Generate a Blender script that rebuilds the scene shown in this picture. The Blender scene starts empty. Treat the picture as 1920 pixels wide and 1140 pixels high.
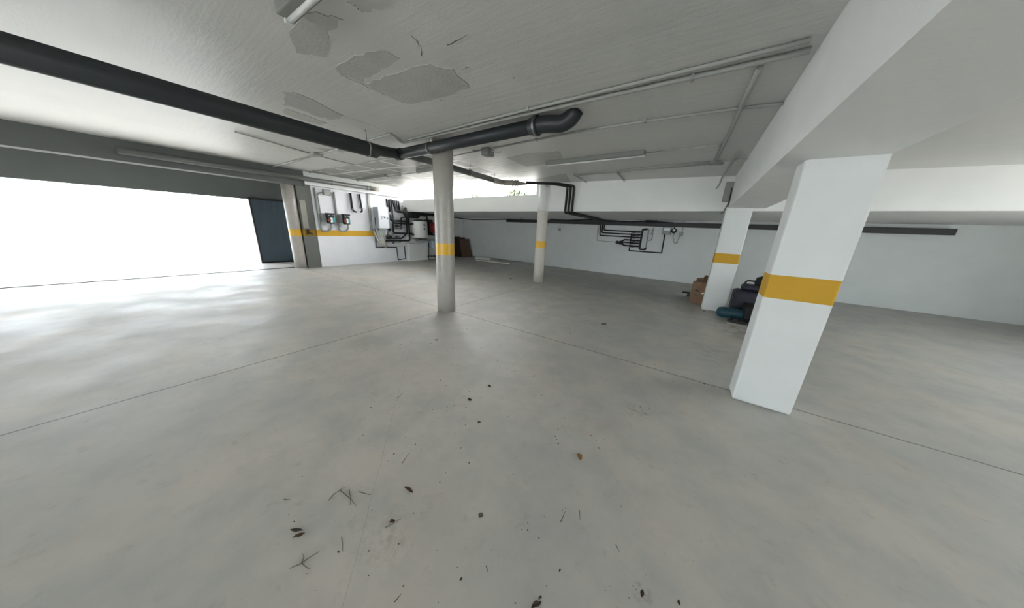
import bpy, bmesh, math, random
from mathutils import Vector, Matrix
random.seed(7)
sc = bpy.context.scene
COL = sc.collection

# ------------------------------------------------------------------ camera
FPX, YAW, PITCH, ROLL, CAMH = 489.5, 0.58614, 0.27426, 0.04589, 1.5
cy, sy = math.cos(YAW), math.sin(YAW)
FWD = Vector((-sy*math.cos(PITCH), cy*math.cos(PITCH), -math.sin(PITCH)))
r0 = Vector((cy, sy, 0)); u0 = r0.cross(FWD)
RT = math.cos(ROLL)*r0 + math.sin(ROLL)*u0
UP = -math.sin(ROLL)*r0 + math.cos(ROLL)*u0
cam_d = bpy.data.cameras.new('camera'); cam = bpy.data.objects.new('camera', cam_d); COL.objects.link(cam)
m = Matrix((RT, UP, -FWD)).transposed().to_4x4(); m.translation = Vector((0, 0, CAMH)); cam.matrix_world = m
cam_d.sensor_fit = 'HORIZONTAL'; cam_d.sensor_width = 36; cam_d.lens = FPX/1920*36
cam_d.clip_start = 0.05; cam_d.clip_end = 300
sc.camera = cam

# ------------------------------------------------------------------ world, exposure
w = bpy.data.worlds.new('world'); sc.world = w; w.use_nodes = True
_n = w.node_tree.nodes; _l = w.node_tree.links; bg = _n['Background']
# hazy bright sky: warm and brightest beyond the window slot, cooler and dimmer over the entrance side
SKY_FRONT, SKY_BASE = 36.0, 7.2
_tc = _n.new('ShaderNodeTexCoord'); _sp = _n.new('ShaderNodeSeparateXYZ'); _l.new(_tc.outputs['Generated'], _sp.inputs[0])
_mr = _n.new('ShaderNodeMapRange'); _mr.interpolation_type = 'SMOOTHSTEP'; _mr.inputs[1].default_value = .1; _mr.inputs[2].default_value = .8
_l.new(_sp.outputs[1], _mr.inputs[0])
_ms = _n.new('ShaderNodeMapRange'); _ms.inputs[3].default_value = SKY_BASE; _ms.inputs[4].default_value = SKY_FRONT; _l.new(_mr.outputs[0], _ms.inputs[0])
_mx = _n.new('ShaderNodeMix'); _mx.data_type = 'RGBA'; _l.new(_mr.outputs[0], _mx.inputs[0])
_mx.inputs[6].default_value = (.86, .94, 1.0, 1); _mx.inputs[7].default_value = (1.0, .975, .95, 1)
_l.new(_mx.outputs[2], bg.inputs[0]); _l.new(_ms.outputs[0], bg.inputs[1])
_sd = bpy.data.lights.new('sun', 'SUN'); _sd.energy = 60.0; _sd.angle = math.radians(3); _sd.color = (1, .98, .95)
_so = bpy.data.objects.new('sun', _sd); COL.objects.link(_so); _so.rotation_euler = (Vector((.15, -.42, 1)).to_track_quat('Z', 'Y')).to_euler()
sc.view_settings.view_transform = 'Standard'; sc.view_settings.look = 'None'
sc.view_settings.gamma = 1; sc.view_settings.exposure = 0.16
try: sc.view_settings.use_curve_mapping = False
except Exception: pass

# ------------------------------------------------------------------ helpers: a photo pixel onto a real plane
def ray(x, y): return RT*((x-959.5)/FPX) + UP*(-(y-570)/FPX) + FWD
C0 = Vector((0, 0, CAMH))
# the ceiling slab rises gently towards the pump wall; points near it are solved on the sloping plane
def tilt(x): return .022*(-2.2-x)
def pz(x, y, z=0.0):
    d = ray(x, y); P = C0 + d*((z-CAMH)/d.z)
    if z > 2.5:
        for _ in range(6): P = C0 + d*((z+tilt(P.x)-CAMH)/d.z)
        P.z = z          # nominal height; the slope is added once the fittings are built
    return P
def pxx(x, y, X): d = ray(x, y); return C0 + d*(X/d.x)
def py_(x, y, Y): d = ray(x, y); return C0 + d*(Y/d.y)
FWA, FWB = pz(900, 482.2), pz(1280, 530)
FWN = Vector((FWB.y-FWA.y, -(FWB.x-FWA.x), 0)).normalized()     # towards the room (-Y)
FWU = (FWB-FWA).normalized()
def pf(x, y, off=0.0): d = ray(x, y); p0 = FWA+FWN*off; return C0 + d*((p0-C0).dot(FWN)/d.dot(FWN))

# ------------------------------------------------------------------ materials
def srgb(c):
    if isinstance(c, str): c = [int(c[i:i+2], 16)/255 for i in (0, 2, 4)]
    return tuple((v/12.92 if v <= .04045 else ((v+.055)/1.055)**2.4) for v in c) + (1,)
MATS = {}
def mat(name, col, rough=.6, metal=0, var=.06, scale=3.0, bump=.0, bscale=60, spec=.5, band=None, em=None):
    if name in MATS: return MATS[name]
    m = bpy.data.materials.new(name); m.use_nodes = True; nt = m.node_tree; N = nt.nodes; Lk = nt.links
    b = N['Principled BSDF']; b.inputs['Roughness'].default_value = rough; b.inputs['Metallic'].default_value = metal
    b.inputs['Specular IOR Level'].default_value = spec
    tc = N.new('ShaderNodeTexCoord')
    nz = N.new('ShaderNodeTexNoise'); nz.inputs['Scale'].default_value = scale; nz.inputs['Detail'].default_value = 6
    Lk.new(tc.outputs['Object'], nz.inputs['Vector'])
    mp = N.new('ShaderNodeMapRange'); mp.inputs[1].default_value = .3; mp.inputs[2].default_value = .7
    mp.inputs[3].default_value = 1-var; mp.inputs[4].default_value = 1+var
    Lk.new(nz.outputs[0], mp.inputs[0])
    hsv = N.new('ShaderNodeHueSaturation'); hsv.inputs['Color'].default_value = srgb(col)
    Lk.new(mp.outputs[0], hsv.inputs['Value'])
    out = hsv.outputs[0]
    if band:      # painted stripe between two heights
        sx = N.new('ShaderNodeSeparateXYZ'); Lk.new(tc.outputs['Object'], sx.inputs[0])
        def cmp(op, val, src):
            c = N.new('ShaderNodeMath'); c.operation = op; c.inputs[1].default_value = val; Lk.new(src, c.inputs[0]); return c.outputs[0]
        msk = [cmp('GREATER_THAN', band[0], sx.outputs[2]), cmp('LESS_THAN', band[1], sx.outputs[2])]
        if len(band) > 3: msk.append(cmp('LESS_THAN', band[3], sx.outputs[1]))
        acc = msk[0]
        for q in msk[1:]:
            mu = N.new('ShaderNodeMath'); mu.operation = 'MULTIPLY'; Lk.new(acc, mu.inputs[0]); Lk.new(q, mu.inputs[1]); acc = mu.outputs[0]
        mx = N.new('ShaderNodeMix'); mx.data_type = 'RGBA'; Lk.new(acc, mx.inputs[0]); Lk.new(out, mx.inputs[6]); mx.inputs[7].default_value = srgb(band[2])
        out = mx.outputs[2]
    Lk.new(out, b.inputs['Base Color'])
    if bump:
        n2 = N.new('ShaderNodeTexNoise'); n2.inputs['Scale'].default_value = bscale; n2.inputs['Detail'].default_value = 4
        Lk.new(tc.outputs['Object'], n2.inputs['Vector'])
        bp = N.new('ShaderNodeBump'); bp.inputs['Strength'].default_value = bump; bp.inputs['Distance'].default_value = .01
        Lk.new(n2.outputs[0], bp.inputs['Height']); Lk.new(bp.outputs[0], b.inputs['Normal'])
    MATS[name] = m; return m

YEL = 'D9A92A'
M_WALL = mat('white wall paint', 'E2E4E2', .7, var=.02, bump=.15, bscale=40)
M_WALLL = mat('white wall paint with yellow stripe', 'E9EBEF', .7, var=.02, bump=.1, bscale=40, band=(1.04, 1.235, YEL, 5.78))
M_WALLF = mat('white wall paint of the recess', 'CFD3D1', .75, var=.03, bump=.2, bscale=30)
M_COLM = mat('bare concrete column with yellow stripe', 'A9A59E', .33, var=.07, scale=9, bump=.2, bscale=50, band=(1.035, 1.235, YEL))
M_PIL = mat('white pillar paint with yellow stripe', 'DDE0DF', .7, var=.02, bump=.25, bscale=35, band=(1.035, 1.235, 'C79A25'))
M_PIERD = mat('pier render and stripe in painted shade', '6A6C68', .85, var=.04, band=(1.04, 1.235, '8A6A1E'))  # shade on the wall end put into the render and stripe colours
M_PIERL = mat('pale grey cover strip', '98978F', .8)
M_BEAMD = mat('render in painted shade', '5C605F', .85, var=.05)  # dark tone stands in for shade on the left beam
M_PVCD = mat('dark grey PVC', '2C3133', .45, var=.05, spec=.4)
M_PVCM = mat('mid grey PVC', '5A5C5A', .4, var=.06)
M_PVCL = mat('beige grey PVC', '98948A', .45)
M_CLAMP = mat('zinc clamp', '8A8C8A', .35, metal=.8)
M_BLK = mat('black foam insulation', '17191A', .7, var=.1)
M_BLK2 = mat('black plastic', '1B1D1F', .45)
M_TRAY = mat('dark cable channel', '1B1A18', .5)
M_COND = mat('painted conduit', '9FA19D', .5, var=.03)
M_COND2 = mat('grey conduit', '8E908D', .5)
M_BOXG = mat('grey junction box plastic', '8B8C88', .55)
M_WHITE = mat('white enamel', 'E4E8EE', .35, var=.01)
M_WHITE2 = mat('white plastic', 'D6D8D6', .4, var=.02)
M_CREAM = mat('cream plastic', 'CFCCC0', .5)
M_GREYM = mat('grey housing', '8F9392', .5)
M_TEAL = mat('teal label', '2E9AA6', .5)
M_LCD = mat('white label', 'E8F2F2', .5)
M_ORG = mat('orange red dial', 'B4553C', .5)
M_RED = mat('red enamel', 'A0202A', .4)
M_CARD = mat('cardboard', '80664F', .85, var=.07, scale=8)
M_CARD2 = mat('darker cardboard inside', '6E4A2E', .9)
M_BOARD = mat('brown fibreboard', '5A4636', .8, var=.1)
M_BOARD2 = mat('dark brown fibreboard', '3C2E26', .8, var=.1)
M_BRASS = mat('brass valve', '6E6550', .4, metal=.7)
M_DOOR = mat('blue grey door steel', '3C4A55', .5, var=.04)
M_NAVY = mat('navy machine paint', '0A1022', .5)
M_MBLK = mat('black machine casting', '0A0A0C', .6)
M_TEALM = mat('teal motor paint', '173F4C', .45)
M_RUBB = mat('black rubber', '101112', .7)
M_TUBEW = mat('lamp diffuser', 'D5D8D5', .3)
M_LAMPH = mat('grey lamp housing', '7F817D', .5)
M_TWIG = mat('dry grey twig', '5A5A50', .9, var=.2)
M_LEAF = mat('dry brown leaf', '4C3524', .85, var=.25, scale=30)
M_LEAFD = mat('dark brown leaf', '33261C', .85, var=.25, scale=30)
M_LEAFT = mat('tan dry leaf', '8E6A38', .85, var=.25, scale=30)
M_DIRT = mat('dark dirt crumbs', '3A3831', .95, var=.2)
M_GREEN = mat('green leaves', '28360C', .6, var=.2, scale=5)
M_STEM = mat('brown stem', '6A5A40', .9)
M_OUT = mat('pale outdoor paving', 'B6B6B0', .8)
M_TAPEW = mat('white adhesive tape', 'E6E6E2', .5)

def floor_mat():
    m = bpy.data.materials.new('polished concrete floor'); m.use_nodes = True; nt = m.node_tree; N = nt.nodes; L = nt.links
    b = N['Principled BSDF']; tc = N.new('ShaderNodeTexCoord'); co = tc.outputs['Object']
    def noise(s, d=5, rg=.55):
        n = N.new('ShaderNodeTexNoise'); n.inputs['Scale'].default_value = s; n.inputs['Detail'].default_value = d
        n.inputs['Roughness'].default_value = rg; L.new(co, n.inputs['Vector']); return n.outputs[0]
    def mr(src, a, b_, c, d):
        q = N.new('ShaderNodeMapRange'); q.inputs[1].default_value = a; q.inputs[2].default_value = b_; q.inputs[3].default_value = c; q.inputs[4].default_value = d
        L.new(src, q.inputs[0]); return q.outputs[0]
    def math_(op, a, b_):
        q = N.new('ShaderNodeMath'); q.operation = op
        for i, v in enumerate((a, b_)):
            if isinstance(v, (int, float)): q.inputs[i].default_value = v
            else: L.new(v, q.inputs[i])
        return q.outputs[0]
    def mix(fac, a, b_):
        q = N.new('ShaderNodeMix'); q.data_type = 'RGBA'
        L.new(fac, q.inputs[0])
        for i, v in ((6, a), (7, b_)):
            if isinstance(v, tuple): q.inputs[i].default_value = v
            else: L.new(v, q.inputs[i])
        return q.outputs[2]
    c = mix(mr(noise(.55, 4), .35, .65, 0, 1), srgb('B3B2AE'), srgb('C3BFB7'))
    c = mix(mr(noise(2.6, 8, .65), .42, .62, 0, .6), c, srgb('A5A6A4'))
    c = mix(mr(noise(1.1, 6, .6), .52, .7, 0, .45), c, srgb('C6BCAE'))
    c = mix(mr(noise(9, 6, .7), .58, .72, 0, .45), c, srgb('96928A'))
    sx = N.new('ShaderNodeSeparateXYZ'); L.new(co, sx.inputs[0]); X, Y = sx.outputs[0], sx.outputs[1]
    wob = mr(noise(3, 2), 0, 1, -.012, .012)
    def line(src, val, wdt):
        return math_('LESS_THAN', math_('ABSOLUTE', math_('ADD', math_('SUBTRACT', src, val), wob), 0), wdt)
    j = math_('MAXIMUM', line(Y, 3.27, .008), line(X, -3.66, .008))
    # hairline crack running off obliquely towards the camera
    p1, p2 = pz(652, 1105), pz(772, 640); d = (p2-p1).normalized(); nx, ny = -d.y, d.x
    cr = math_('ADD', math_('MULTIPLY', X, nx), math_('MULTIPLY', Y, ny))
    crk = math_('LESS_THAN', math_('ABSOLUTE', math_('ADD', math_('SUBTRACT', cr, p1.x*nx+p1.y*ny), wob), 0), .0014)
    c = mix(math_('MULTIPLY', j, .75), c, srgb('5A554C')); c = mix(math_('MULTIPLY', crk, .35), c, srgb('6A685F'))
    # brown stains by the square pillar and pinkish stain at the front
    for (sxp, syp, rad, col, st) in ((1375, 612, .55, '5C4A2C', .75), (1395, 630, .5, '6A5A40', .5), (1340, 660, .5, '6E6450', .35), (1190, 770, .14, '6E6040', .5), (1203, 1112, .05, '4E3E34', .8), (1090, 790, .5, 'A89888', .4), (680, 640, .3, '8E8C78', .4), (720, 1010, .2, '8C8468', .4)):
        q = pz(sxp, syp)
        v = N.new('ShaderNodeVectorMath'); v.operation = 'DISTANCE'; L.new(co, v.inputs[0]); v.inputs[1].default_value = q
        f = math_('MULTIPLY', mr(v.outputs['Value'], 0, rad, 1, 0), mr(noise(5 if rad > .2 else 25, 6, .7), .45, .6, 0, st))
        c = mix(f, c, srgb(col))
    L.new(c, b.inputs['Base Color'])
    L.new(mr(noise(1.7, 5), .3, .7, .42, .62), b.inputs['Roughness']); b.inputs['Specular IOR Level'].default_value = .4
    bp = N.new('ShaderNodeBump'); bp.inputs['Strength'].default_value = .25; bp.inputs['Distance'].default_value = .004
    h = math_('SUBTRACT', math_('MULTIPLY', noise(40, 4), .4), j); L.new(h, bp.inputs['Height']); L.new(bp.outputs[0], b.inputs['Normal'])
    return m

def ceil_mat():
    m = bpy.data.materials.new('painted concrete ceiling'); m.use_nodes = True; nt = m.node_tree; N = nt.nodes; L = nt.links
    b = N['Principled BSDF']; tc = N.new('ShaderNodeTexCoord'); co = tc.outputs['Object']
    def mr(src, a, b_, c, d):
        q = N.new('ShaderNodeMapRange'); q.inputs[1].default_value = a; q.inputs[2].default_value = b_; q.inputs[3].default_value = c; q.inputs[4].default_value = d
        L.new(src, q.inputs[0]); return q.outputs[0]
    def math_(op, a, b_):
        q = N.new('ShaderNodeMath'); q.operation = op
        for i, v in enumerate((a, b_)):
            if isinstance(v, (int, float)): q.inputs[i].default_value = v
            else: L.new(v, q.inputs[i])
        return q.outputs[0]
    def mix(fac, a, b_):
        q = N.new('ShaderNodeMix'); q.data_type = 'RGBA'; L.new(fac, q.inputs[0])
        for i, v in ((6, a), (7, b_)):
            if isinstance(v, tuple): q.inputs[i].default_value = v
            else: L.new(v, q.inputs[i])
        return q.outputs[2]
    def noise(s, d=5, rg=.55, vec=co):
        n = N.new('ShaderNodeTexNoise'); n.inputs['Scale'].default_value = s; n.inputs['Detail'].default_value = d
        n.inputs['Roughness'].default_value = rg; L.new(vec, n.inputs['Vector']); return n.outputs[0]
    st = N.new('ShaderNodeMapping'); st.inputs['Scale'].default_value = (.5, 5, 1); L.new(co, st.inputs[0])
    st2 = N.new('ShaderNodeMapping'); st2.inputs['Scale'].default_value = (.35, 1.6, 1); L.new(co, st2.inputs[0])
    streak = noise(2.2, 7, .6, st.outputs[0])
    c = mix(mr(noise(.8, 5), .35, .65, 0, 1), srgb('CCCDCA'), srgb('D4D4D0'))
    c = mix(mr(streak, .5, .72, 0, .35), c, srgb('D2D1CB'))
    # filler slabs between pale ribs: the area over the far left of the hall
    br = N.new('ShaderNodeTexBrick'); br.inputs['Scale'].default_value = 1.0; br.inputs['Brick Width'].default_value = 1.15
    br.inputs['Row Height'].default_value = .62; br.inputs['Mortar Size'].default_value = .065; br.inputs['Mortar Smooth'].default_value = .3
    br.offset = .35
    br.inputs['Color1'].default_value = (0, 0, 0, 1); br.inputs['Color2'].default_value = (.15, .15, .15, 1); br.inputs['Mortar'].default_value = (1, 1, 1, 1)
    wv = N.new('ShaderNodeVectorMath'); wv.operation = 'ADD'; L.new(co, wv.inputs[0])
    nn = N.new('ShaderNodeTexNoise'); nn.inputs['Scale'].default_value = 2; L.new(co, nn.inputs['Vector'])
    ws = N.new('ShaderNodeVectorMath'); ws.operation = 'SCALE'; ws.inputs['Scale'].default_value = .14; L.new(nn.outputs['Color'], ws.inputs[0]); L.new(ws.outputs[0], wv.inputs[1])
    L.new(wv.outputs[0], br.inputs['Vector'])
    sx = N.new('ShaderNodeSeparateXYZ'); L.new(co, sx.inputs[0])
    area = math_('MULTIPLY', math_('LESS_THAN', sx.outputs[0], -4.35), math_('GREATER_THAN', sx.outputs[1], 3.65))
    bcol = mix(br.outputs[0], srgb('999893'), srgb('E8E7E3'))
    c = mix(area, c, bcol)
    zone = math_('MULTIPLY', mr(sx.outputs[1], 3.4, 4.6, 0, 1), mr(sx.outputs[0], -3.4, -4.2, 0, 1))
    chips = math_('MULTIPLY', zone, mr(noise(11, 8, .8, st2.outputs[0]), .51, .55, 0, .6))
    c = mix(chips, c, srgb('7E7C76'))
    L.new(c, b.inputs['Base Color'])
    b.inputs['Roughness'].default_value = .45; b.inputs['Specular IOR Level'].default_value = .5
    far = math_('GREATER_THAN', sx.outputs[1], 3.6)
    farL = math_('MULTIPLY', mr(sx.outputs[1], 3.0, 5.0, 0, 1), mr(sx.outputs[0], -3.3, -4.3, 0, 1))
    h = math_('ADD', math_('MULTIPLY', noise(35, 5, .7), .35), math_('MULTIPLY', streak, .9))
    h = math_('MULTIPLY', h, mr(farL, 0, 1, .55, 1.5))
    h = math_('ADD', h, math_('MULTIPLY', math_('MULTIPLY', br.outputs[1], area), .8))
    bp = N.new('ShaderNodeBump'); bp.inputs['Strength'].default_value = .7; bp.inputs['Distance'].default_value = .014
    L.new(h, bp.inputs['Height']); L.new(bp.outputs[0], b.inputs['Normal'])
    return m
M_FLOOR = floor_mat(); M_CEIL = ceil_mat()
M_PATCH = mat('grey filler patch on ceiling', 'B7B8B4', .6, var=.05, scale=6, bump=.3, bscale=40)
M_CRACK = mat('dark ceiling crack', '55564F', .8)
M_SCRAPE = mat('pale scrape on ceiling', 'CFCDC6', .7)

# ------------------------------------------------------------------ mesh building
def newbm(): return bmesh.new()
def bbox(bm, x0, x1, y0, y1, z0, z1, bevel=0, mi=0):
    r = bmesh.ops.create_cube(bm, size=1)
    vs = r['verts']
    bmesh.ops.scale(bm, vec=(abs(x1-x0), abs(y1-y0), abs(z1-z0)), verts=vs)
    bmesh.ops.translate(bm, vec=((x0+x1)/2, (y0+y1)/2, (z0+z1)/2), verts=vs)
    fs = {f for v in vs for f in v.link_faces}
    for f in fs: f.material_index = mi
    if bevel:
        es = list({e for v in vs for e in v.link_edges})
        bmesh.ops.bevel(bm, geom=es, offset=bevel, segments=2, profile=.5, affect='EDGES')
    return bm
def obox(bm, c, ax, ay, az, bevel=0, mi=0):   # box from centre and three half-axis vectors
    r = bmesh.ops.create_cube(bm, size=2); vs = r['verts']
    M = Matrix((ax, ay, az)).transposed()
    for v in vs: v.co = M @ v.co + Vector(c)
    for f in {f for v in vs for f in v.link_faces}: f.material_index = mi
    if bevel:
        es = list({e for v in vs for e in v.link_edges})
        bmesh.ops.bevel(bm, geom=es, offset=bevel, segments=2, profile=.5, affect='EDGES')
    return bm
def rounded(path, rad, n=5):
    P = [Vector(p) for p in path]
    if rad <= 0 or len(P) < 3: return P
    out = [P[0]]
    for a, b, c in zip(P, P[1:], P[2:]):
        d1, d2 = (a-b), (c-b); l1, l2 = d1.length, d2.length
        if l1 < 1e-6 or l2 < 1e-6: continue
        d1.normalize(); d2.normalize()
        t = min(rad, l1*.45, l2*.45)
        s, e = b+d1*t, b+d2*t
        for i in range(n+1):
            u = i/n; out.append(s*(1-u)**2 + b*2*u*(1-u) + e*u*u)
    out.append(P[-1]); return out
def tube(bm, path, r, rad=0.0, seg=14, mi=0, rr=None):
    P = rounded(path, rad); Q = [P[0]]
    for p in P[1:]:
        if (p-Q[-1]).length > 1e-5: Q.append(p)
    P = Q; rings = []
    t0 = (P[1]-P[0]).normalized(); ref = Vector((0, 0, 1)) if abs(t0.z) < .9 else Vector((1, 0, 0))
    nrm = (ref - t0*ref.dot(t0)).normalized()
    for i, p in enumerate(P):
        if i == 0: t = t0
        elif i == len(P)-1: t = (P[i]-P[i-1]).normalized()
        else: t = ((P[i]-P[i-1]).normalized() + (P[i+1]-P[i]).normalized()).normalized()
        nrm = (nrm - t*nrm.dot(t)).normalized(); bn = t.cross(nrm)
        k = 1.0
        if 0 < i < len(P)-1:
            k = 1/max(.5, (P[i+1]-P[i]).normalized().dot(t))
        R = rr[i] if rr else r
        rings.append([bm.verts.new(p + (nrm*math.cos(a)+bn*math.sin(a))*R) for a in [2*math.pi*j/seg for j in range(seg)]])
    for a, b in zip(rings, rings[1:]):
        for j in range(seg):
            f = bm.faces.new((a[j], a[(j+1) % seg], b[(j+1) % seg], b[j])); f.smooth = True; f.material_index = mi
    for ring, rev in ((rings[0], True), (rings[-1], False)):
        f = bm.faces.new(ring[::-1] if rev else ring); f.material_index = mi
    return bm
def cyl(bm, a, b, r, r2=None, seg=24, mi=0):
    a, b = Vector(a), Vector(b)
    return tube(bm, [a, b], r, seg=seg, mi=mi, rr=[r, r2 if r2 is not None else r])
def lathe(bm, c, prof, axis=(0, 0, 1), seg=40, mi=0):   # prof: (radius, height)
    ax = Vector(axis).normalized(); ref = Vector((1, 0, 0)) if abs(ax.x) < .9 else Vector((0, 1, 0))
    u = (ref-ax*ref.dot(ax)).normalized(); v = ax.cross(u); c = Vector(c); rings = []
    for r, h in prof: rings.append([bm.verts.new(c+ax*h+(u*math.cos(t)+v*math.sin(t))*max(r, 1e-4)) for t in [2*math.pi*j/seg for j in range(seg)]])
    for a, b in zip(rings, rings[1:]):
        for j in range(seg):
            f = bm.faces.new((a[j], a[(j+1) % seg], b[(j+1) % seg], b[j])); f.smooth = True; f.material_index = mi
    bm.faces.new(rings[0][::-1]); bm.faces.new(rings[-1]); return bm
def poly(bm, pts, mi=0, thick=None):
    vs = [bm.verts.new(p) for p in pts]; f = bm.faces.new(vs); f.material_index = mi
    if thick:
        r = bmesh.ops.extrude_face_region(bm, geom=[f]); nv = [g for g in r['geom'] if isinstance(g, bmesh.types.BMVert)]
        bmesh.ops.translate(bm, vec=thick, verts=nv)
        for v in nv:
            for ff in v.link_faces: ff.material_index = mi
def obj(name, bm, m, parent=None):
    me = bpy.data.meshes.new(name); bmesh.ops.recalc_face_normals(bm, faces=bm.faces); bm.to_mesh(me); bm.free()
    for q in (m if isinstance(m, (list, tuple)) else [m]): me.materials.append(q)
    o = bpy.data.objects.new(name, me); COL.objects.link(o)
    if parent:
        o.parent = parent
        o.matrix_parent_inverse = Matrix.Translation(parent_world(parent)).inverted()
    return o
def parent_world(p):
    v = Vector(p.location)
    if p.parent: v = Vector((0, 0, 0)) if p.type == 'MESH' else v
    return v
def tag(o, label, cat, group=None, kind=None):
    o['label'] = label; o['category'] = cat
    if group: o['group'] = group
    if kind: o['kind'] = kind
    return o
def thing(name, label, cat, loc=(0, 0, 0), group=None):
    o = bpy.data.objects.new(name, None); o.location = loc; o.empty_display_size = .1; COL.objects.link(o); tag(o, label, cat, group); return o
def struct(name, bm, m, label=None):
    o = obj(name, bm, m); o['kind'] = 'structure'
    if label: o['label'] = label
    return o

# ------------------------------------------------------------------ room shell
CZ = 2.79; XL = -10.45; XG = -12.5; XR = 6.5; YB = -8.0; DS = 7.1; DB = 2.07; WX = -4.05; SILL = 2.53
struct('floor', bbox(newbm(), -13.2, XR+.3, YB-.3, 12.0, -.2, 0), M_FLOOR)
cb = bbox(newbm(), -13.2, XR+.3, YB-.3, DS+.08, CZ, CZ+.25)
def cpts(l, z): return [pz(x, y, z) for x, y in l]
def jag(l, z, amp=.02, n=4):
    P = cpts(l, z); out = []
    for a, b in zip(P, P[1:]+P[:1]):
        for i in range(n):
            q = a.lerp(b, i/n); q.x += random.uniform(-amp, amp); q.y += random.uniform(-amp, amp); out.append(q)
    return out
for pl in ([(631, 128), (660, 108), (700, 95), (735, 101), (752, 113), (718, 130), (682, 148), (679, 157), (655, 146), (637, 140)],
           [(684, 158), (720, 143), (790, 120), (850, 130), (880, 165), (820, 185), (775, 196), (747, 190), (716, 176)],
           [(640, -15), (676, 22), (700, 18), (735, 10), (760, -18)],
           [(532, 172), (560, 176), (643, 217), (627, 226), (600, 220), (548, 201), (532, 197)],
           [(532, 205), (545, 206), (612, 231), (600, 235), (560, 223), (532, 214)],
           [(532, 240), (565, 250), (556, 258), (532, 255)],
           [(585, 20), (640, 35), (620, 60), (610, 105), (560, 100), (545, 60)],
           [(952, 296), (990, 288), (1045, 283), (1060, 300), (1000, 311), (983, 312)],
           [(1002, 341), (998, 338), (1060, 325), (1070, 343), (1020, 349)],
           [(585, 352-75), (632, 300-18), (640, 287), (655, 283), (650, 279), (610, 282)]):
    poly(cb, jag(pl, CZ-.004), 1, Vector((0, 0, .006)))
def stroke(l, w, mi):
    P = cpts(l, CZ-.003); n = len(P)
    for a, b in zip(P, P[1:]):
        k = 5
        d = (b-a).normalized(); s = Vector((-d.y, d.x, 0)); pr = None
        for i in range(k+1):
            q = a.lerp(b, i/k)+s*random.uniform(-.01, .01); ww = w*random.uniform(.3, 1)
            cur = (q-s*ww, q+s*ww)
            if pr: poly(cb, [pr[0], pr[1], cur[1], cur[0]], mi)
            pr = cur
stroke([(631, 129), (642, 142), (657, 149), (680, 159), (705, 170), (722, 180)], .006, 2)
stroke([(838, 85), (876, 64)], .004, 2); stroke([(865, 131), (878, 126)], .005, 2)
stroke([(771, 67), (787, 85), (791, 105)], .005, 2); stroke([(650, 3), (668, 12), (680, 24)], .004, 2)
stroke([(1039, 96), (1075, 91), (1090, 82), (1125, 78), (1185, 55), (1230, 45), (1290, 23)], .007, 3)
stroke([(765, 245), (800, 235), (835, 228)], .012, 3); stroke([(845, 222), (960, 195)], .008, 3)
stroke([(640, 216), (700, 236), (735, 251)], .004, 2)
stroke([(532, 213), (600, 236)], .003, 2)
for (x, y) in ((625, 235), (681, 243), (825, 187), (962, 145)): stroke([(x, y), (x+3, y+2)], .006, 2)
stroke([(853, 300), (872, 299)], .004, 2); stroke([(892, 312), (925, 326)], .006, 2); stroke([(925, 311), (970, 306)], .005, 2); stroke([(940, 325), (1000, 320)], .006, 2)
stroke([(952, 296), (985, 312), (1010, 310)], .006, 2); stroke([(955, 312), (935, 313)], .005, 2); stroke([(1001, 345), (1018, 349)], .004, 2)
struct('ceiling', cb, [M_CEIL, M_PATCH, M_CRACK, M_SCRAPE])
# downstand wall with the long open window slot
b = newbm(); bbox(b, XL-.1, WX, DS, DS+.09, DB, SILL); bbox(b, XL-.1, WX, DS+.09, DS+.25, DB, 2.30); bbox(b, WX, XR+.1, DS, DS+.25, DB, CZ+.04)
struct('wall_back_upper', b, M_WALL, 'white downstand wall under the long window slot')
# recess ceiling, recess wall
b = newbm(); bbox(b, -13.2, XR+.3, DS+.25, 12.0, DB, DB+.3); struct('ceiling_recess', b, M_WALL)
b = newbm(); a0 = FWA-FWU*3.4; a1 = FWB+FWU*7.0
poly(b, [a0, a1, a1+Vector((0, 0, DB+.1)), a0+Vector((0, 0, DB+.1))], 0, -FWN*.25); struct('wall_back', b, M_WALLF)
# left wall (pump wall), its pier and the wall of the technical corner
LX = -10.2
b = newbm(); bbox(b, XL-.25, XL, 3.8, 7.12, 0, CZ+.26); struct('wall_left', b, M_WALLL)
b = newbm(); bbox(b, XL-.25, LX, DS-.03, 7.42, 0, 1.2); bbox(b, XL-.25, XL, 7.1, 9.0, 0, DB); bbox(b, XL-.8, XL-.55, 9.0, 11.6, 0, DB); bbox(b, XL-.8, XL, 9.0, 9.2, 0, DB); bbox(b, XL-.1, LX-.04, 7.42, 8.1, 0, .84)
struct('wall_left_corner', b, M_WALL)
b = newbm(); bbox(b, XL-.25, XL-.02, 3.42, 3.8, 0, CZ-.2); struct('trim_1', b, M_PIERD)  # shaded stretch of the left wall, its shade painted as a dark tone
b = newbm(); bbox(b, XL-.02, XL+.005, 3.45, 3.6, 1.27, 2.12); struct('trim_2', b, M_PIERL)
b = newbm(); bbox(b, XL-.25, XL+.15, 3.62, 7.1, 2.59, CZ+.25); struct('trim_3', b, M_WALL)
b = newbm(); bbox(b, XL-.25, XL+.12, YB, 3.62, 2.55, CZ+.25); struct('trim_4', b, M_BEAMD)  # same beam continued in shade, with the shade put into the colour
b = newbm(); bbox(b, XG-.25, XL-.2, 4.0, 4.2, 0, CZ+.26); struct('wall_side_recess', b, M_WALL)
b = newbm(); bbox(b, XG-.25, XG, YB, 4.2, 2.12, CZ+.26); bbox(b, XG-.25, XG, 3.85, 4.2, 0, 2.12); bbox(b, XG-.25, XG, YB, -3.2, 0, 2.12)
struct('wall_left_garage', b, M_BEAMD)
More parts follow.
